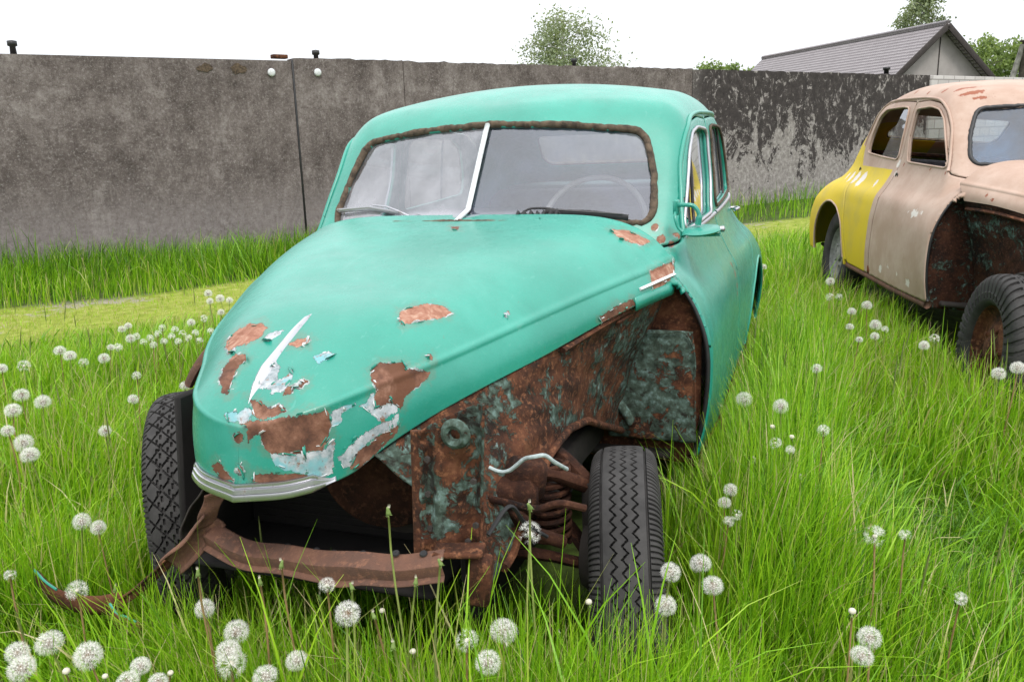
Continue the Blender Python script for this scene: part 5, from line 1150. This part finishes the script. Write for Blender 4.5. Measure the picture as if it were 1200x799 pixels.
# ------------------------------------------------------------------ dandelions
def rosette(nseed, hairs, part_frac=1., seed=5):
    """unit clock (radius 1): seeds with stalk and parachute"""
    r = np.random.default_rng(seed); V = []; T = []; n = 0
    ga = np.pi * (3 - 5 ** .5)
    for i in range(nseed):
        zc = 1 - 2 * (i + .5) / nseed
        if zc < -.72: continue
        if part_frac < 1 and r.random() > part_frac: continue
        rr = math.sqrt(1 - zc * zc); d = np.array([rr * math.cos(ga * i), rr * math.sin(ga * i), zc]); d += r.normal(0, .05, 3); d /= np.linalg.norm(d)
        u = np.cross(d, [.3, .5, .8]); u /= np.linalg.norm(u); w = np.cross(d, u); R0 = r.uniform(.66, .76)
        st = .012
        V += [d * .14 + u * st, d * .14 - u * st, d * R0]; T.append((n, n + 1, n + 2)); n += 3
        for h in range(hairs):
            t = 2*np.pi * (h + r.random() * .6) / hairs; q = u * math.cos(t) + w * math.sin(t); e = d * R0 + q * r.uniform(.26, .34) + d * r.uniform(.16, .30); sd = np.cross(q, d) * .0085
            V += [d * R0 + sd, d * R0 - sd, e + sd * .5, e - sd * .5]; T.append((n, n + 1, n + 2)); T.append((n + 1, n + 3, n + 2)); n += 4
    return np.array(V), [np.array(T)]
t = NT('dandelion_down'); p = t.n('BsdfDiffuse', None, Color=(.90,.885,.85)); tl = t.n('BsdfTranslucent', None, Color=(.90,.885,.85))
M['down'] = t.surf(t.n('MixShader', None, i0=.4, i1=p.outputs[0], i2=tl.outputs[0]))
M['seed'] = mat_plain('dandelion_seed', (.22,.15,.085), .8, 0, .4, 300, .2)
M['stem'] = mat_plain('dandelion_stem', (.24,.29,.075), .55, 0, .3, 12, .05); M['stembrown'] = mat_plain('dandelion_brown_stem', (.26,.17,.075), .6, 0, .3, 12, .05)
M['sepal'] = mat_plain('dandelion_sepal', (.15,.22,.055), .6, 0, .4, 60, .1); M['button'] = mat_plain('dandelion_button', (.62,.58,.47), .7, 0, .15, 200, .4)
ME = {}
ME['clock'] = mesh('clock_down', *rosette(120, 11), M['down'], False)
ME['clock2'] = mesh('clock_down', *rosette(96, 12, .93, 15), M['down'], False); ME['clock3'] = mesh('clock_down', *rosette(130, 10, .85, 25), M['down'], False)
ME['half2'] = mesh('half_down', *rosette(130, 11, .30, 18), M['down'], False)
ME['half'] = mesh('half_down', *rosette(120, 11, .45, 8), M['down'], False)
ME['centre'] = mesh('clock_centre', *join(lathe([(-.30,.001),(-.30,.10),(-.16,.17),(.0,.20),(.14,.15),(.22,.001)], 14, 'z'), *[tube([(.15*math.cos(a)*math.cos(e), .15*math.sin(a)*math.cos(e), .15*math.sin(e)), (.36*math.cos(a)*math.cos(e), .36*math.sin(a)*math.cos(e), .36*math.sin(e))], .022, 4) for a, e in [(2.4*i, math.asin(max(-.5, 1 - 2*(i+.5)/46))) for i in range(46)]]), M['seed'])
def sepals(n=9, ang=2.3, L=.55, w=.12, z0=-.25, seed=3):
    out = []; r = np.random.default_rng(seed)
    for i in range(n):
        a = 2*np.pi*i/n + r.normal(0, .15); A = ang + r.normal(0, .25); q = np.linspace(0, 1, 5)
        rad = .12 + L * q * math.sin(A); z = z0 + L * q * math.cos(A) + .1 * q ** 2; ww = w * (1 - q ** 2) * .5 + .004
        c = np.stack([rad * math.cos(a), rad * math.sin(a), z], 1); s = np.array([-math.sin(a), math.cos(a), 0]); V = np.stack([c - s * ww[:, None], c + s * ww[:, None]], 1).reshape(-1, 3)
        out.append((V, [np.array([[2*j, 2*j+1, 2*j+3, 2*j+2] for j in range(4)])]))
    return out
ME['sepals'] = mesh('clock_sepals', *join(*sepals()), M['sepal'])
ME['bud'] = mesh('spent_bud', *join(lathe([(-.6,.001),(-.62,.30),(-.40,.62),(.0,.52),(.7,.36),(1.25,.30),(1.3,.001)], 14, 'z'), *sepals(8, 2.0, .95, .30, -.4, 6)), M['sepal'])
ME['tuft'] = mesh('bud_tuft', *join(*[tube([(.22*math.cos(a), .22*math.sin(a), 1.2), (.30*math.cos(a)*q, .30*math.sin(a)*q, 1.95)], [.07, .02], 4) for a, q in [(k*.9, .4 + .6*((k*37) % 10)/10) for k in range(14)]]), M['button'])
ME['button'] = mesh('bare_button', *lathe([(-.8,.001),(-.8,.4),(-.2,1.0),(.35,.95),(.75,.6),(.9,.001)], 14, 'z'), M['button'])
ME['skirt'] = mesh('button_sepals', *join(*sepals(9, 2.5, 1.9, .4, -.6, 9)), M['sepal'])
ME['stems'] = []
for k in range(4):   # unit-height stems with a slight bow; the foot is at the origin, the top at (bow, 0, 1)
    bow = (.03, .07, .12, .015)[k]; q = np.linspace(0, 1, 9); pth = np.stack([bow * q ** 1.6, .02 * np.sin(q * 5 + k), q], 1); pth[:, 1] -= pth[-1, 1] * q
    ME['stems'].append([pth[-1], mesh('dandelion_stem', *tube(pth, 1., 6), M['stem']), pth])
def stem_mesh(k, h, r0, brown):
    pth = ME['stems'][k][2] * h; return mesh('dandelion_stem', *tube(pth, np.linspace(r0 * 1.25, r0, 9), 6), M['stembrown'] if brown else M['stem']), pth[-1]
rd = np.random.default_rng(5)
STEMC = {}
for i, (hx, hy, hz, dia, kind, label) in enumerate(DANDELIONS):
    need = .37 if kind in ('clock', 'half') else .33
    for _ in range(12):     # heads stand clear of the sward
        g0 = float(ground_z(np.array([hx]), np.array([hy]))[0])
        if hz - g0 >= need: break
        hx += (CAM[0] - hx) * .02; hy += (CAM[1] - hy) * .02; hz += (CAM[2] - hz) * .02; dia *= .98
    k = int(rd.integers(4)); az = rd.uniform(0, 2*np.pi); lean = rd.normal(0, .07)
    gz = float(ground_z(np.array([hx]), np.array([hy]))[0]); h = hz - gz; brown = rd.random() < .35
    if 'brown' in label: brown = True
    top = ME['stems'][k][0] * h
    c, s = math.cos(az), math.sin(az); root = empty('dandelion', (hx - top[0]*c, hy - top[0]*s, gz), (0, 0, az)); tag(root, label, 'dandelion', 'dandelions gone to seed in the meadow')
    key = (k, round(h, 2), brown)
    if key not in STEMC: STEMC[key] = stem_mesh(k, key[1], .0019 + .0005 * rd.random(), brown)[0]
    obj('stem', STEMC[key], root)
    def head(nm, me, sc, dz=0., tilt=0.):
        o = obj(nm, me, root); o.location = (top[0], top[1], h + dz); o.scale = (sc,)*3; o.rotation_euler = (tilt, rd.normal(0, .18), rd.uniform(0, 6.3)); return o
    R0 = dia / 2
    if kind == 'clock': o_ = head('seed_head', ME[('clock', 'clock2', 'clock3')[int(rd.integers(3))]], R0); o_.scale = (R0, R0 * rd.uniform(.93, 1.04), R0 * rd.uniform(.84, 1.0)); head('seed_core', ME['centre'], R0 * 1.25); head('sepals', ME['sepals'], R0 * .8)
    elif kind == 'half': tl = rd.normal(0, .6); head('seed_head', ME[('half', 'half2')[int(rd.integers(2))]], R0, 0, tl); head('button', ME['button'], R0 * .20); head('sepals', ME['sepals'], R0 * .8)
    elif kind == 'bud': head('bud', ME['bud'], R0 * .80, 0, rd.normal(0, .25)); head('tuft', ME['tuft'], R0 * .80)
    else: head('button', ME['button'], R0); head('sepals', ME['skirt'], R0 * .8)

# ------------------------------------------------------------------ the concrete wall
def wall_pt(s, d=0., z=0.): return np.array([WA[0] + WU[0]*s + WN[0]*d, WA[1] + WU[1]*s + WN[1]*d, z])
t = NT('weathered_concrete')
c0 = t.co(); n1 = t.noise(1.3, 8, .75); n2 = t.noise(7, 8, .75); n3 = t.noise(60, 5, .75); drip = t.noise(2.2, 7, .75, co=t.co((2.2, 1, .28)))
base = t.ramp(t.math('ADD', t.math('MULTIPLY', n1, .62), t.math('MULTIPLY', n2, .38)), [(.36, (.044,.035,.032)), (.45, (.098,.080,.074)), (.53, (.155,.130,.122)), (.62, (.27,.240,.228))])
base = t.mix(t.math('MULTIPLY', t.step(drip, .50, .72), .55), base, (.060,.048,.044))
grit = t.noise(30, 10, .92); base = t.mix(t.math('MULTIPLY', t.step(grit, .53, .60), .75), base, (.36,.335,.325)); base = t.mix(t.math('MULTIPLY', t.step(grit, .46, .40), .8), base, (.040,.033,.032))
base = t.mix(t.math('MULTIPLY', t.step(n2, .62, .74), .8), base, (.045,.036,.034))
wx = t.n('SeparateXYZ', None, Vector=t.n('TexCoord').outputs['Object']).outputs
# pale damp band near the foot, speckle
low = t.step(t.math('ADD', wx[2], t.math('MULTIPLY', t.math('SUBTRACT', n1, .5), 1.6)), 1.05, .35)
base = t.mix(t.math('MULTIPLY', low, .55), base, t.ramp(t.noise(16, 7, .8), [(.35, (.15,.125,.12)), (.55, (.28,.25,.245)), (.7, (.40,.37,.36))]))
fleck = t.step(t.noise(17, 9, .86), .575, .61); base = t.mix(t.math('MULTIPLY', fleck, .55), base, (.33,.29,.278)); vs = t.step(t.noise(9, 8, .8, co=t.co((5, 1, .35))), .56, .64); base = t.mix(t.math('MULTIPLY', vs, .45), base, (.045,.037,.034))
pit = t.step(t.noise(26, 6, .85), .645, .665); base = t.mix(pit, base, (.035,.028,.026))
# old black coating flaking off the right-hand stretch
blk = t.math('ADD', t.math('MULTIPLY', t.noise(1.3, 8, .74, co=t.co((1.3, 1, 1.)), dist=.8), .85), t.math('MULTIPLY', t.noise(9, 6, .75), .35))
hgt = t.math('MULTIPLY', t.math('SUBTRACT', wx[2], 1.40), .13)
rgt = t.attr('coat')
bm = t.math('MULTIPLY', t.step(t.math('ADD', blk, hgt), .552, .575), rgt)
palec = t.ramp(t.noise(12, 7, .75), [(.32, (.13,.115,.108)), (.5, (.25,.228,.218)), (.7, (.44,.415,.40))])
base = t.mix(rgt, base, palec)
run = t.step(t.math('ADD', t.math('MULTIPLY', t.noise(3.0, 8, .78, co=t.co((1.8, 1, 1.)), dist=1.4), .6), t.math('MULTIPLY', t.noise(7, 6, .8, co=t.co((1, 1, 1.)), dist=.8), .4)), .54, .57)
bk = t.mix(t.math('MULTIPLY', run, .85), t.ramp(n2, [(.3, (.022,.019,.019)), (.55, (.055,.047,.046)), (.75, (.12,.104,.10))]), (.34,.31,.30))
base = t.mix(bm, base, bk)
hh = t.math('ADD', t.math('ADD', t.math('MULTIPLY', n2, .5), t.math('MULTIPLY', n3, .3)), t.math('ADD', t.math('MULTIPLY', pit, -.5), t.math('MULTIPLY', bm, .25)))
M['concrete'] = t.bsdf(Base_Color=base, Roughness=.92, Specular_IOR_Level=.2, Normal=t.bump(hh, .7, .02))
wl = empty('concrete_wall', tuple(wall_pt(0)), (0, 0, math.atan2(WU[1], WU[0])))
tag(wl, 'long weathered brown concrete panel wall with black flaking paint at its right end', 'wall')
for s0, s1, coat in ((-15., -7., 0), (-6.98, .415, 0), (.445, 2.02, 0), (2.03, 7.68, 0), (7.70, 15.10, 1)):
    nx = max(8, int((s1 - s0) / .08)); nz = 32
    dz = rng.normal(0, .008)
    xs = np.linspace(s0, s1, nx); zs = np.linspace(-.3, 2.45 + dz, nz)
    gxx, gzz = np.meshgrid(xs, zs, indexing='ij'); gxx = gxx.ravel(); gzz = gzz.ravel()
    edge = np.where(gzz > 2.44, rng.normal(0, .006, len(gzz)), 0)
    fr = np.stack([gxx, .0 * gxx - .006 * np.abs(vnoise(gxx, gzz, 3, 4)), gzz + edge], 1); bk_ = fr + np.array([0, .22, 0])
    nn = len(fr); Fq = gridF(nx, nz); Fr = [Fq, Fq[:, ::-1] + nn]
    i0 = np.arange(nz); rim_ = []
    def side(a): a = np.array(a); rim_.append(np.stack([a[:-1], a[1:], a[1:] + nn, a[:-1] + nn], 1))
    side(np.arange(nz)[::-1]); side((nx - 1) * nz + np.arange(nz)); side(np.arange(nx)[::-1] * nz + nz - 1)
    fo = np.clip((fr[:, 0] - 7.75 + .55 * vnoise(fr[:, 0], fr[:, 2], 2.6, 8)) / .5 + .75, 0, 1); cc = np.r_[fo, fo] * coat
    po = obj('wall_panel', mesh('wall_panel', np.concatenate([fr, bk_]), [np.concatenate(Fr + rim_)], M['concrete'], False, {'coat': cc}), wl)
    if coat: po['label'] = 'panel with old black coating flaking off'
def wpart(name, vf, m, lab=None): return part(name, vf, M[m], wl, True, None, lab)
wpart('joint_bar', box((.022, .03, 2.42), (.430, .004, 1.23), (0, 0, 0), .004), 'black')
wpart('joint_bar', box((.016, .02, 2.42), (7.69, .010, 1.23), (0, 0, 0), .004), 'darkmetal')
for s_, z_ in ((.14, 2.28), (.76, 2.29)): wpart('white_insulator', xf(lathe([(0,.001),(.0,.05),(-.018,.048),(-.026,.030),(-.028,.001)], 20, 'y'), (s_, -.008, z_)), 'white')
for s_, z_ in ((-.68, 2.32), (-.27, 2.33)):
    aa = np.linspace(0, 2*np.pi, 17)[:-1]; rr = rng.uniform(.045, .105, 16); q_ = np.concatenate([[[s_, -.010, z_]], np.stack([s_ + rr*np.cos(aa)*1.2, np.full(16, -.009), z_ + rr*np.sin(aa)*.8], 1)]); kk = np.arange(16)
    wpart('broken_socket', (q_, [np.stack([np.zeros(16, int), 1 + kk, 1 + (kk + 1) % 16], 1)]), 'gasket')
def wall_thing(name, vf, m, s, z, label, cat):
    p = wall_pt(s, -.10, z); o = part(name, vf, M[m], None); o.location = tuple(p); o.rotation_euler = (0, 0, math.atan2(WU[1], WU[0])); tag(o, label, cat); return o
stub = join(lathe([(-.02,.001),(-.02,.035),(.06,.030),(.07,.050),(.12,.050),(.13,.001)], 16, 'z'))
wall_thing('light_fitting', stub, 'black', -2.7, 2.455, 'black lamp fitting on top of the wall at the far left', 'fitting')
wall_thing('light_fitting', stub, 'black', .80, 2.455, 'black lamp fitting on top of the wall just right of the panel joint', 'fitting')
wall_thing('light_fitting', stub, 'black', 5.13, 2.455, 'small black lamp fitting on the wall in front of the birch', 'fitting')
wall_thing('loose_brick', box((.20, .10, .05), (0, 0, .025), (0, 0, .1), .006), 'rust', .30, 2.46, 'reddish loose brick lying on the wall top beside the panel joint', 'brick')
wall_thing('chimney_pipe', join(lathe([(-.02,.001),(-.02,.05),(.10,.05),(.10,.075),(.15,.075),(.15,.001)], 14, 'z')), 'black', 13.6, 2.45, 'short black flue pipe standing above the wall before the gable', 'pipe')
# block wall going on to the right
t = NT('white_block'); br = t.n('TexBrick', {'offset': .5}, Vector=t.n('Mapping', None, Vector=t.n('TexCoord').outputs['Object'], Rotation=(math.pi/2, 0, 0)).outputs[0], Color1=(.34,.32,.305), Color2=(.43,.41,.395), Mortar=(.20,.185,.175), Scale=1., Mortar_Size=.014, Brick_Width=.44, Row_Height=.215)
nn_ = t.noise(5, 7, .7)
M['block'] = t.bsdf(Base_Color=t.mix(t.math('MULTIPLY', t.step(nn_, .5, .75), .5), br.outputs[0], (.26,.235,.22)), Roughness=.9, Normal=t.bump(t.math('ADD', br.outputs[1], t.math('MULTIPLY', nn_, -.6)), -.4, .012))
bw = part('block_wall', box((13.4, .25, 2.72), (21.85, .10, 1.09), (0, 0, 0), .01), M['block']); bw.location = tuple(wall_pt(0)); bw.rotation_euler = (0, 0, math.atan2(WU[1], WU[0])); tag(bw, 'white block wall behind the pink car, going on from the concrete wall', 'wall')

# ------------------------------------------------------------------ house behind the wall
hr = empty('house', (4.88, 33.04, 0), (0, 0, math.atan2(.52, .855))); tag(hr, 'low pale block house with grey-brown tiled roof behind the wall', 'house')
# local frame: x along the gable to the right, y to the rear along the ridge
M['gable'] = mat_plain('gable_render', (.33,.305,.29), .9, 0, .12, 2.5, .1)
t = NT('roof_tile'); wv = t.n('TexWave', {'wave_type': 'BANDS', 'bands_direction': 'Z'}, Vector=t.n('TexCoord').outputs['Object'], Scale=2.7, Distortion=.0); wv2 = t.n('TexWave', {'wave_type': 'BANDS', 'bands_direction': 'Y', 'wave_profile': 'SIN'}, Vector=t.n('TexCoord').outputs['Object'], Scale=2.1)
nz_ = t.noise(3, 5, .6)
M['tile'] = t.bsdf(Base_Color=t.mix(t.step(wv.outputs[1], .80, .97), t.mix(t.math('MULTIPLY', wv2.outputs[1], .55), t.ramp(nz_, [(.3, (.185,.163,.168)), (.7, (.25,.225,.23))]), (.31,.285,.29)), (.085,.070,.075)), Roughness=.6, Normal=t.bump(t.math('ADD', wv.outputs[1], wv2.outputs[1]), .6, .05))
apex, halfw, eave, ln = 4.78, 3.2, 2.1, 12.6; sl = .90
gv = np.array([(-halfw+.1, 0, -.3), (halfw-.1, 0, -.3), (halfw-.1, 0, apex-.12-(halfw-.1)*sl), (0, 0, apex-.12), (-halfw+.1, 0, apex-.12-(halfw-.1)*sl)])
gb = gv + np.array([0, ln, 0]); V = np.concatenate([gv, gb])
o = part('gable_walls', (V, [np.array([[0,1,6,5],[1,2,7,6],[4,0,5,9],[0,1,2,4],[5,9,7,6]]), np.array([[4,2,3],[9,8,7]])]), M['gable'], hr, False)
for sgn in (-1, 1):
    rv = []
    x1 = sgn * (halfw + .25); z1 = apex - (halfw + .25) * sl
    slab = np.array([(0, -.35, apex), (x1, -.35, z1), (x1, ln + .3, z1), (0, ln + .3, apex)]); V = np.concatenate([slab, slab - np.array([0, 0, .11])])
    Fq = np.array([[0,1,2,3],[7,6,5,4],[0,4,5,1],[1,5,6,2],[2,6,7,3]]); part('roof', (V, [Fq if sgn > 0 else Fq[:, ::-1]]), M['tile'], hr, False)
    a = np.array((0, -.40, apex - .07)); b_ = np.array((x1, -.40, z1 - .07)); L_ = np.linalg.norm(b_ - a)
    part('barge_board', box((L_, .06, .20), tuple((a + b_) / 2), (0, math.atan2(-(b_ - a)[2], abs((b_ - a)[0])) * sgn, 0), .01), M['darkmetal'], hr)
part('ridge', tube([(0, -.36, apex + .02), (0, ln + .3, apex + .02)], .10, 10), M['tile'], hr)
part('gable_seam', box((.04, .02, 4.), (0.02, -.012, 2.6), (0, 0, 0), .004), M['darkmetal'], hr)

# ------------------------------------------------------------------ trees
M['bark'] = mat_plain('bark', (.10,.085,.07), .9, 0, .5, 8, .8); M['birchbark'] = mat_plain('birch_bark', (.42,.40,.37), .8, 0, .6, 6, .4)
M['birchleaf'] = mat_leaf('birch_leaves', [(0., (.13,.165,.09)), (.5, (.22,.28,.15)), (1., (.33,.38,.22))], 'tone', .35)
M['bushleaf'] = mat_leaf('broad_tree_leaves', [(0., (.09,.14,.04)), (.5, (.18,.26,.075)), (1., (.28,.37,.12))], 'tone', .35)
def leaves(C, size, tone, seed, hang=0.):
    r = np.random.default_rng(seed); n = len(C); a = r.normal(size=(n, 3)); a[:, 2] = a[:, 2] * (1 - hang * .5) - hang * 1.3; a /= np.linalg.norm(a, axis=1)[:, None]
    b = np.cross(a, r.normal(size=(n, 3))); b /= np.linalg.norm(b, axis=1)[:, None]; s = (size * r.uniform(.6, 1.3, n))[:, None]
    V = np.stack([C, C + a*s*.5 + b*s*.32, C + a*s, C + a*s*.5 - b*s*.32], 1).reshape(-1, 3)
    return V, [np.arange(4 * n).reshape(-1, 4)], np.repeat(tone, 4)
def tree(loc, h, w, label, group, birch=True, nl=7000, size=.13, seed=0, base=.25, cat='tree', gap=.0, trunk_r=.14):
    r = np.random.default_rng(seed); root = empty('birch_tree' if birch else 'leafy_tree', loc, (0, 0, r.uniform(0, 6.3)))
    tag(root, label, cat, group)
    limbs = []; tips = []
    tp = np.stack([.04*h*np.sin(np.linspace(0, 3, 12) + seed) * np.linspace(0, 1, 12), .03*h*np.cos(np.linspace(0, 4, 12) + seed) * np.linspace(0, 1, 12), np.linspace(0, h * .93, 12)], 1)
    limbs.append(tube(tp, np.linspace(trunk_r, .02, 12), 8))
    nb = 26 if birch else 20
    for k in range(nb):
        f = base + (1 - base) * (k + .5) / nb; p0 = np.array([np.interp(f * h * .93, tp[:, 2], tp[:, i]) for i in range(3)]); a = k * 2.4 + r.normal(0, .4)
        prof = (math.sin(min(1, (1 - f) / (1 - base) * 1.05) * np.pi * .5) ** .6) if birch else math.sin(np.pi * (.12 + .80 * (1 - (f - base) / (1 - base)))) ** .7
        L = w * .5 * prof * r.uniform(.65, 1.1); q = np.linspace(0, 1, 7); rise = r.uniform(.25, .7)
        pth = p0 + np.stack([math.cos(a) * L * q, math.sin(a) * L * q, L * rise * q - (L * .35 * q ** 2.5 if birch else 0)], 1)
        limbs.append(tube(pth, np.linspace(.045 * (1 - f * .6), .008, 7), 5)); tips.append(pth)
        for j in range(3):
            b0 = pth[2 + j]; a2 = a + r.choice([-1, 1]) * r.uniform(.5, 1.1); L2 = L * r.uniform(.3, .5); p2 = b0 + np.stack([math.cos(a2) * L2 * q, math.sin(a2) * L2 * q, L2 * .3 * q - (L2 * .5 * q ** 2 if birch else 0)], 1)
            limbs.append(tube(p2, np.linspace(.014, .004, 7), 4)); tips.append(p2)
    part('trunk', join(*limbs), M['birchbark' if birch else 'bark'], root)
    C = []; tone = []
    per = nl // len(tips) + 1
    for pth in tips:
        ct = r.uniform(.2, .8)
        if r.random() < gap: continue
        f = r.beta(2.2, 1.2, per); i = np.clip(f * 6, 0, 5.99); i0 = i.astype(int); p = pth[i0] + (pth[np.minimum(i0 + 1, 6)] - pth[i0]) * (i - i0)[:, None]
        sp = w * .045; d = r.normal(0, 1, (per, 3)) * np.array([sp, sp, sp * .8])
        if birch: d[:, 2] -= np.abs(r.exponential(w * .075, per))
        C.append(p + d); tone.append(np.clip(ct + r.normal(0, .18, per), 0, 1))
    C = np.concatenate(C); lv = leaves(C, np.full(len(C), size), np.concatenate(tone), seed, .5 if birch else 0)
    part('crown', (lv[0], lv[1]), M['birchleaf' if birch else 'bushleaf'], root, False, {'tone': lv[2]})
    return root
tree((-11.75, 43.6, 0), 8.0, 8.6, 'drooping birch standing alone behind the wall above the turquoise car roof', None, True, 15000, .15, 3, .28, gap=.15)
tree((6.1, 52.5, 0), 9.3, 4.2, 'tall thin birch behind the ridge of the tiled house', None, True, 9000, .17, 9, .45, gap=.12)
GR = 'leafy trees far behind the wall'
for i, (px_, d_, top_, wd2, lab) in enumerate((
    ((-2.55, 30.14), 1.9, 5.6, 4.4, 'rounded leafy tree just left of the tiled house, behind the wall'),
    ((-1.22, 30.57), 2.0, 5.6, 3.6, 'small leafy tree touching the far end of the tiled roof'),
    ((-3.7, 29.8), 2.3, 5.0, 5.0, 'low leafy tree barely showing over the wall, between birch and house'),
    ((6.25, 33.4), 2.0, 7.0, 5.5, 'leafy tree at the right of the house gable, left of the wood'),
    ((7.0, 33.6), 2.1, 6.6, 5.5, 'round leafy tree in the wood right of the house gable'),
    ((7.9, 33.8), 2.0, 6.9, 6.0, 'leafy tree at the right edge beside the utility pole'),
    ((9.2, 34.1), 2.2, 7.4, 6.5, 'big leafy tree past the right edge of the wood'))):
    x_ = CAM[0] + (px_[0] - CAM[0]) * d_; y_ = CAM[1] + (px_[1] - CAM[1]) * d_
    tree((x_, y_, 0), top_, wd2, lab, GR, False, 4500, .24, 20 + i, .25)
pl = empty('utility_pole', (7.66 * 1 + .0, 33.7, 0)); tag(pl, 'grey wooden utility pole with a slanting strut at the right edge', 'pole')
part('post', tube([(0, 0, -.3), (.02, 0, 4.1)], [.13, .10], 10), M['bark'], pl); part('strut', tube([(-.95, -.2, -.3), (-.05, 0, 4.0)], [.11, .09], 10), M['birchbark'], pl); part('cap', box((.30, .12, .06), (0, 0, 4.12), (0, 0, .3), .01), M['darkmetal'], pl)

# ------------------------------------------------------------------ sky, sun, camera
W = bpy.data.worlds.new('World'); SC.world = W; W.use_nodes = True; nt_ = W.node_tree; nt_.nodes.clear()
sk = nt_.nodes.new('ShaderNodeTexSky'); sk.sky_type = 'NISHITA'; sk.sun_disc = False
SUN_EL, SUN_AZ = R_(56), R_(150)        # azimuth clockwise from +y
sk.sun_elevation = SUN_EL; sk.sun_rotation = SUN_AZ; sk.air_density = 1.0; sk.dust_density = 4.0; sk.ozone_density = 1.0
# bright cloud cover, brighter overhead than at the skyline, over the clear sky
gm = nt_.nodes.new('ShaderNodeTexCoord'); sx = nt_.nodes.new('ShaderNodeSeparateXYZ'); nt_.links.new(gm.outputs['Generated'], sx.inputs[0])
cr = nt_.nodes.new('ShaderNodeValToRGB'); nt_.links.new(sx.outputs[2], cr.inputs[0]); cr.color_ramp.elements[0].position = .0; cr.color_ramp.elements[0].color = (.80,.82,.86,1); cr.color_ramp.elements[1].position = .9; cr.color_ramp.elements[1].color = (1.65,1.68,1.72,1)
sc_ = nt_.nodes.new('ShaderNodeVectorMath'); sc_.operation = 'SCALE'; sc_.inputs['Scale'].default_value = 10.; nt_.links.new(cr.outputs[0], sc_.inputs[0])
mx = nt_.nodes.new('ShaderNodeMix'); mx.data_type = 'RGBA'; mx.inputs[0].default_value = .85; nt_.links.new(sc_.outputs[0], mx.inputs[7])
bg = nt_.nodes.new('ShaderNodeBackground'); bg.inputs[1].default_value = .10; ow = nt_.nodes.new('ShaderNodeOutputWorld')
nt_.links.new(sk.outputs[0], mx.inputs[6]); nt_.links.new(mx.outputs[2], bg.inputs[0]); nt_.links.new(bg.outputs[0], ow.inputs[0])
sl_ = bpy.data.lights.new('sun', 'SUN'); sl_.energy = 1.3; sl_.angle = R_(14); sl_.color = (1, .96, .90); so_ = bpy.data.objects.new('sun', sl_); COL.objects.link(so_)
dv = Vector((math.sin(SUN_AZ) * math.cos(SUN_EL), math.cos(SUN_AZ) * math.cos(SUN_EL), math.sin(SUN_EL))); so_.rotation_euler = dv.to_track_quat('Z', 'Y').to_euler(); so_.location = (0, 0, 30)
cd = bpy.data.cameras.new('camera'); cam = bpy.data.objects.new('camera', cd); COL.objects.link(cam); SC.camera = cam
cd.sensor_width = 36; cd.sensor_fit = 'HORIZONTAL'; cd.lens = 999.144 * 36 / 1200; cd.clip_end = 3000; cd.clip_start = .02
B = Matrix(((0.942408, -0.052165, 0.330373), (0.333273, 0.229816, -0.914393), (-0.028226, 0.971835, 0.233965)))
cam.matrix_world = Matrix.Translation(CAM.tolist()) @ B.to_4x4()
SC.view_settings.view_transform = 'Standard'; SC.view_settings.look = 'None'; SC.view_settings.exposure = .55; SC.view_settings.gamma = 1; SC.view_settings.use_curve_mapping = False
SC.render.engine = 'CYCLES'; SC.cycles.max_bounces = 8; SC.cycles.transparent_max_bounces = 16; SC.cycles.use_denoising = True
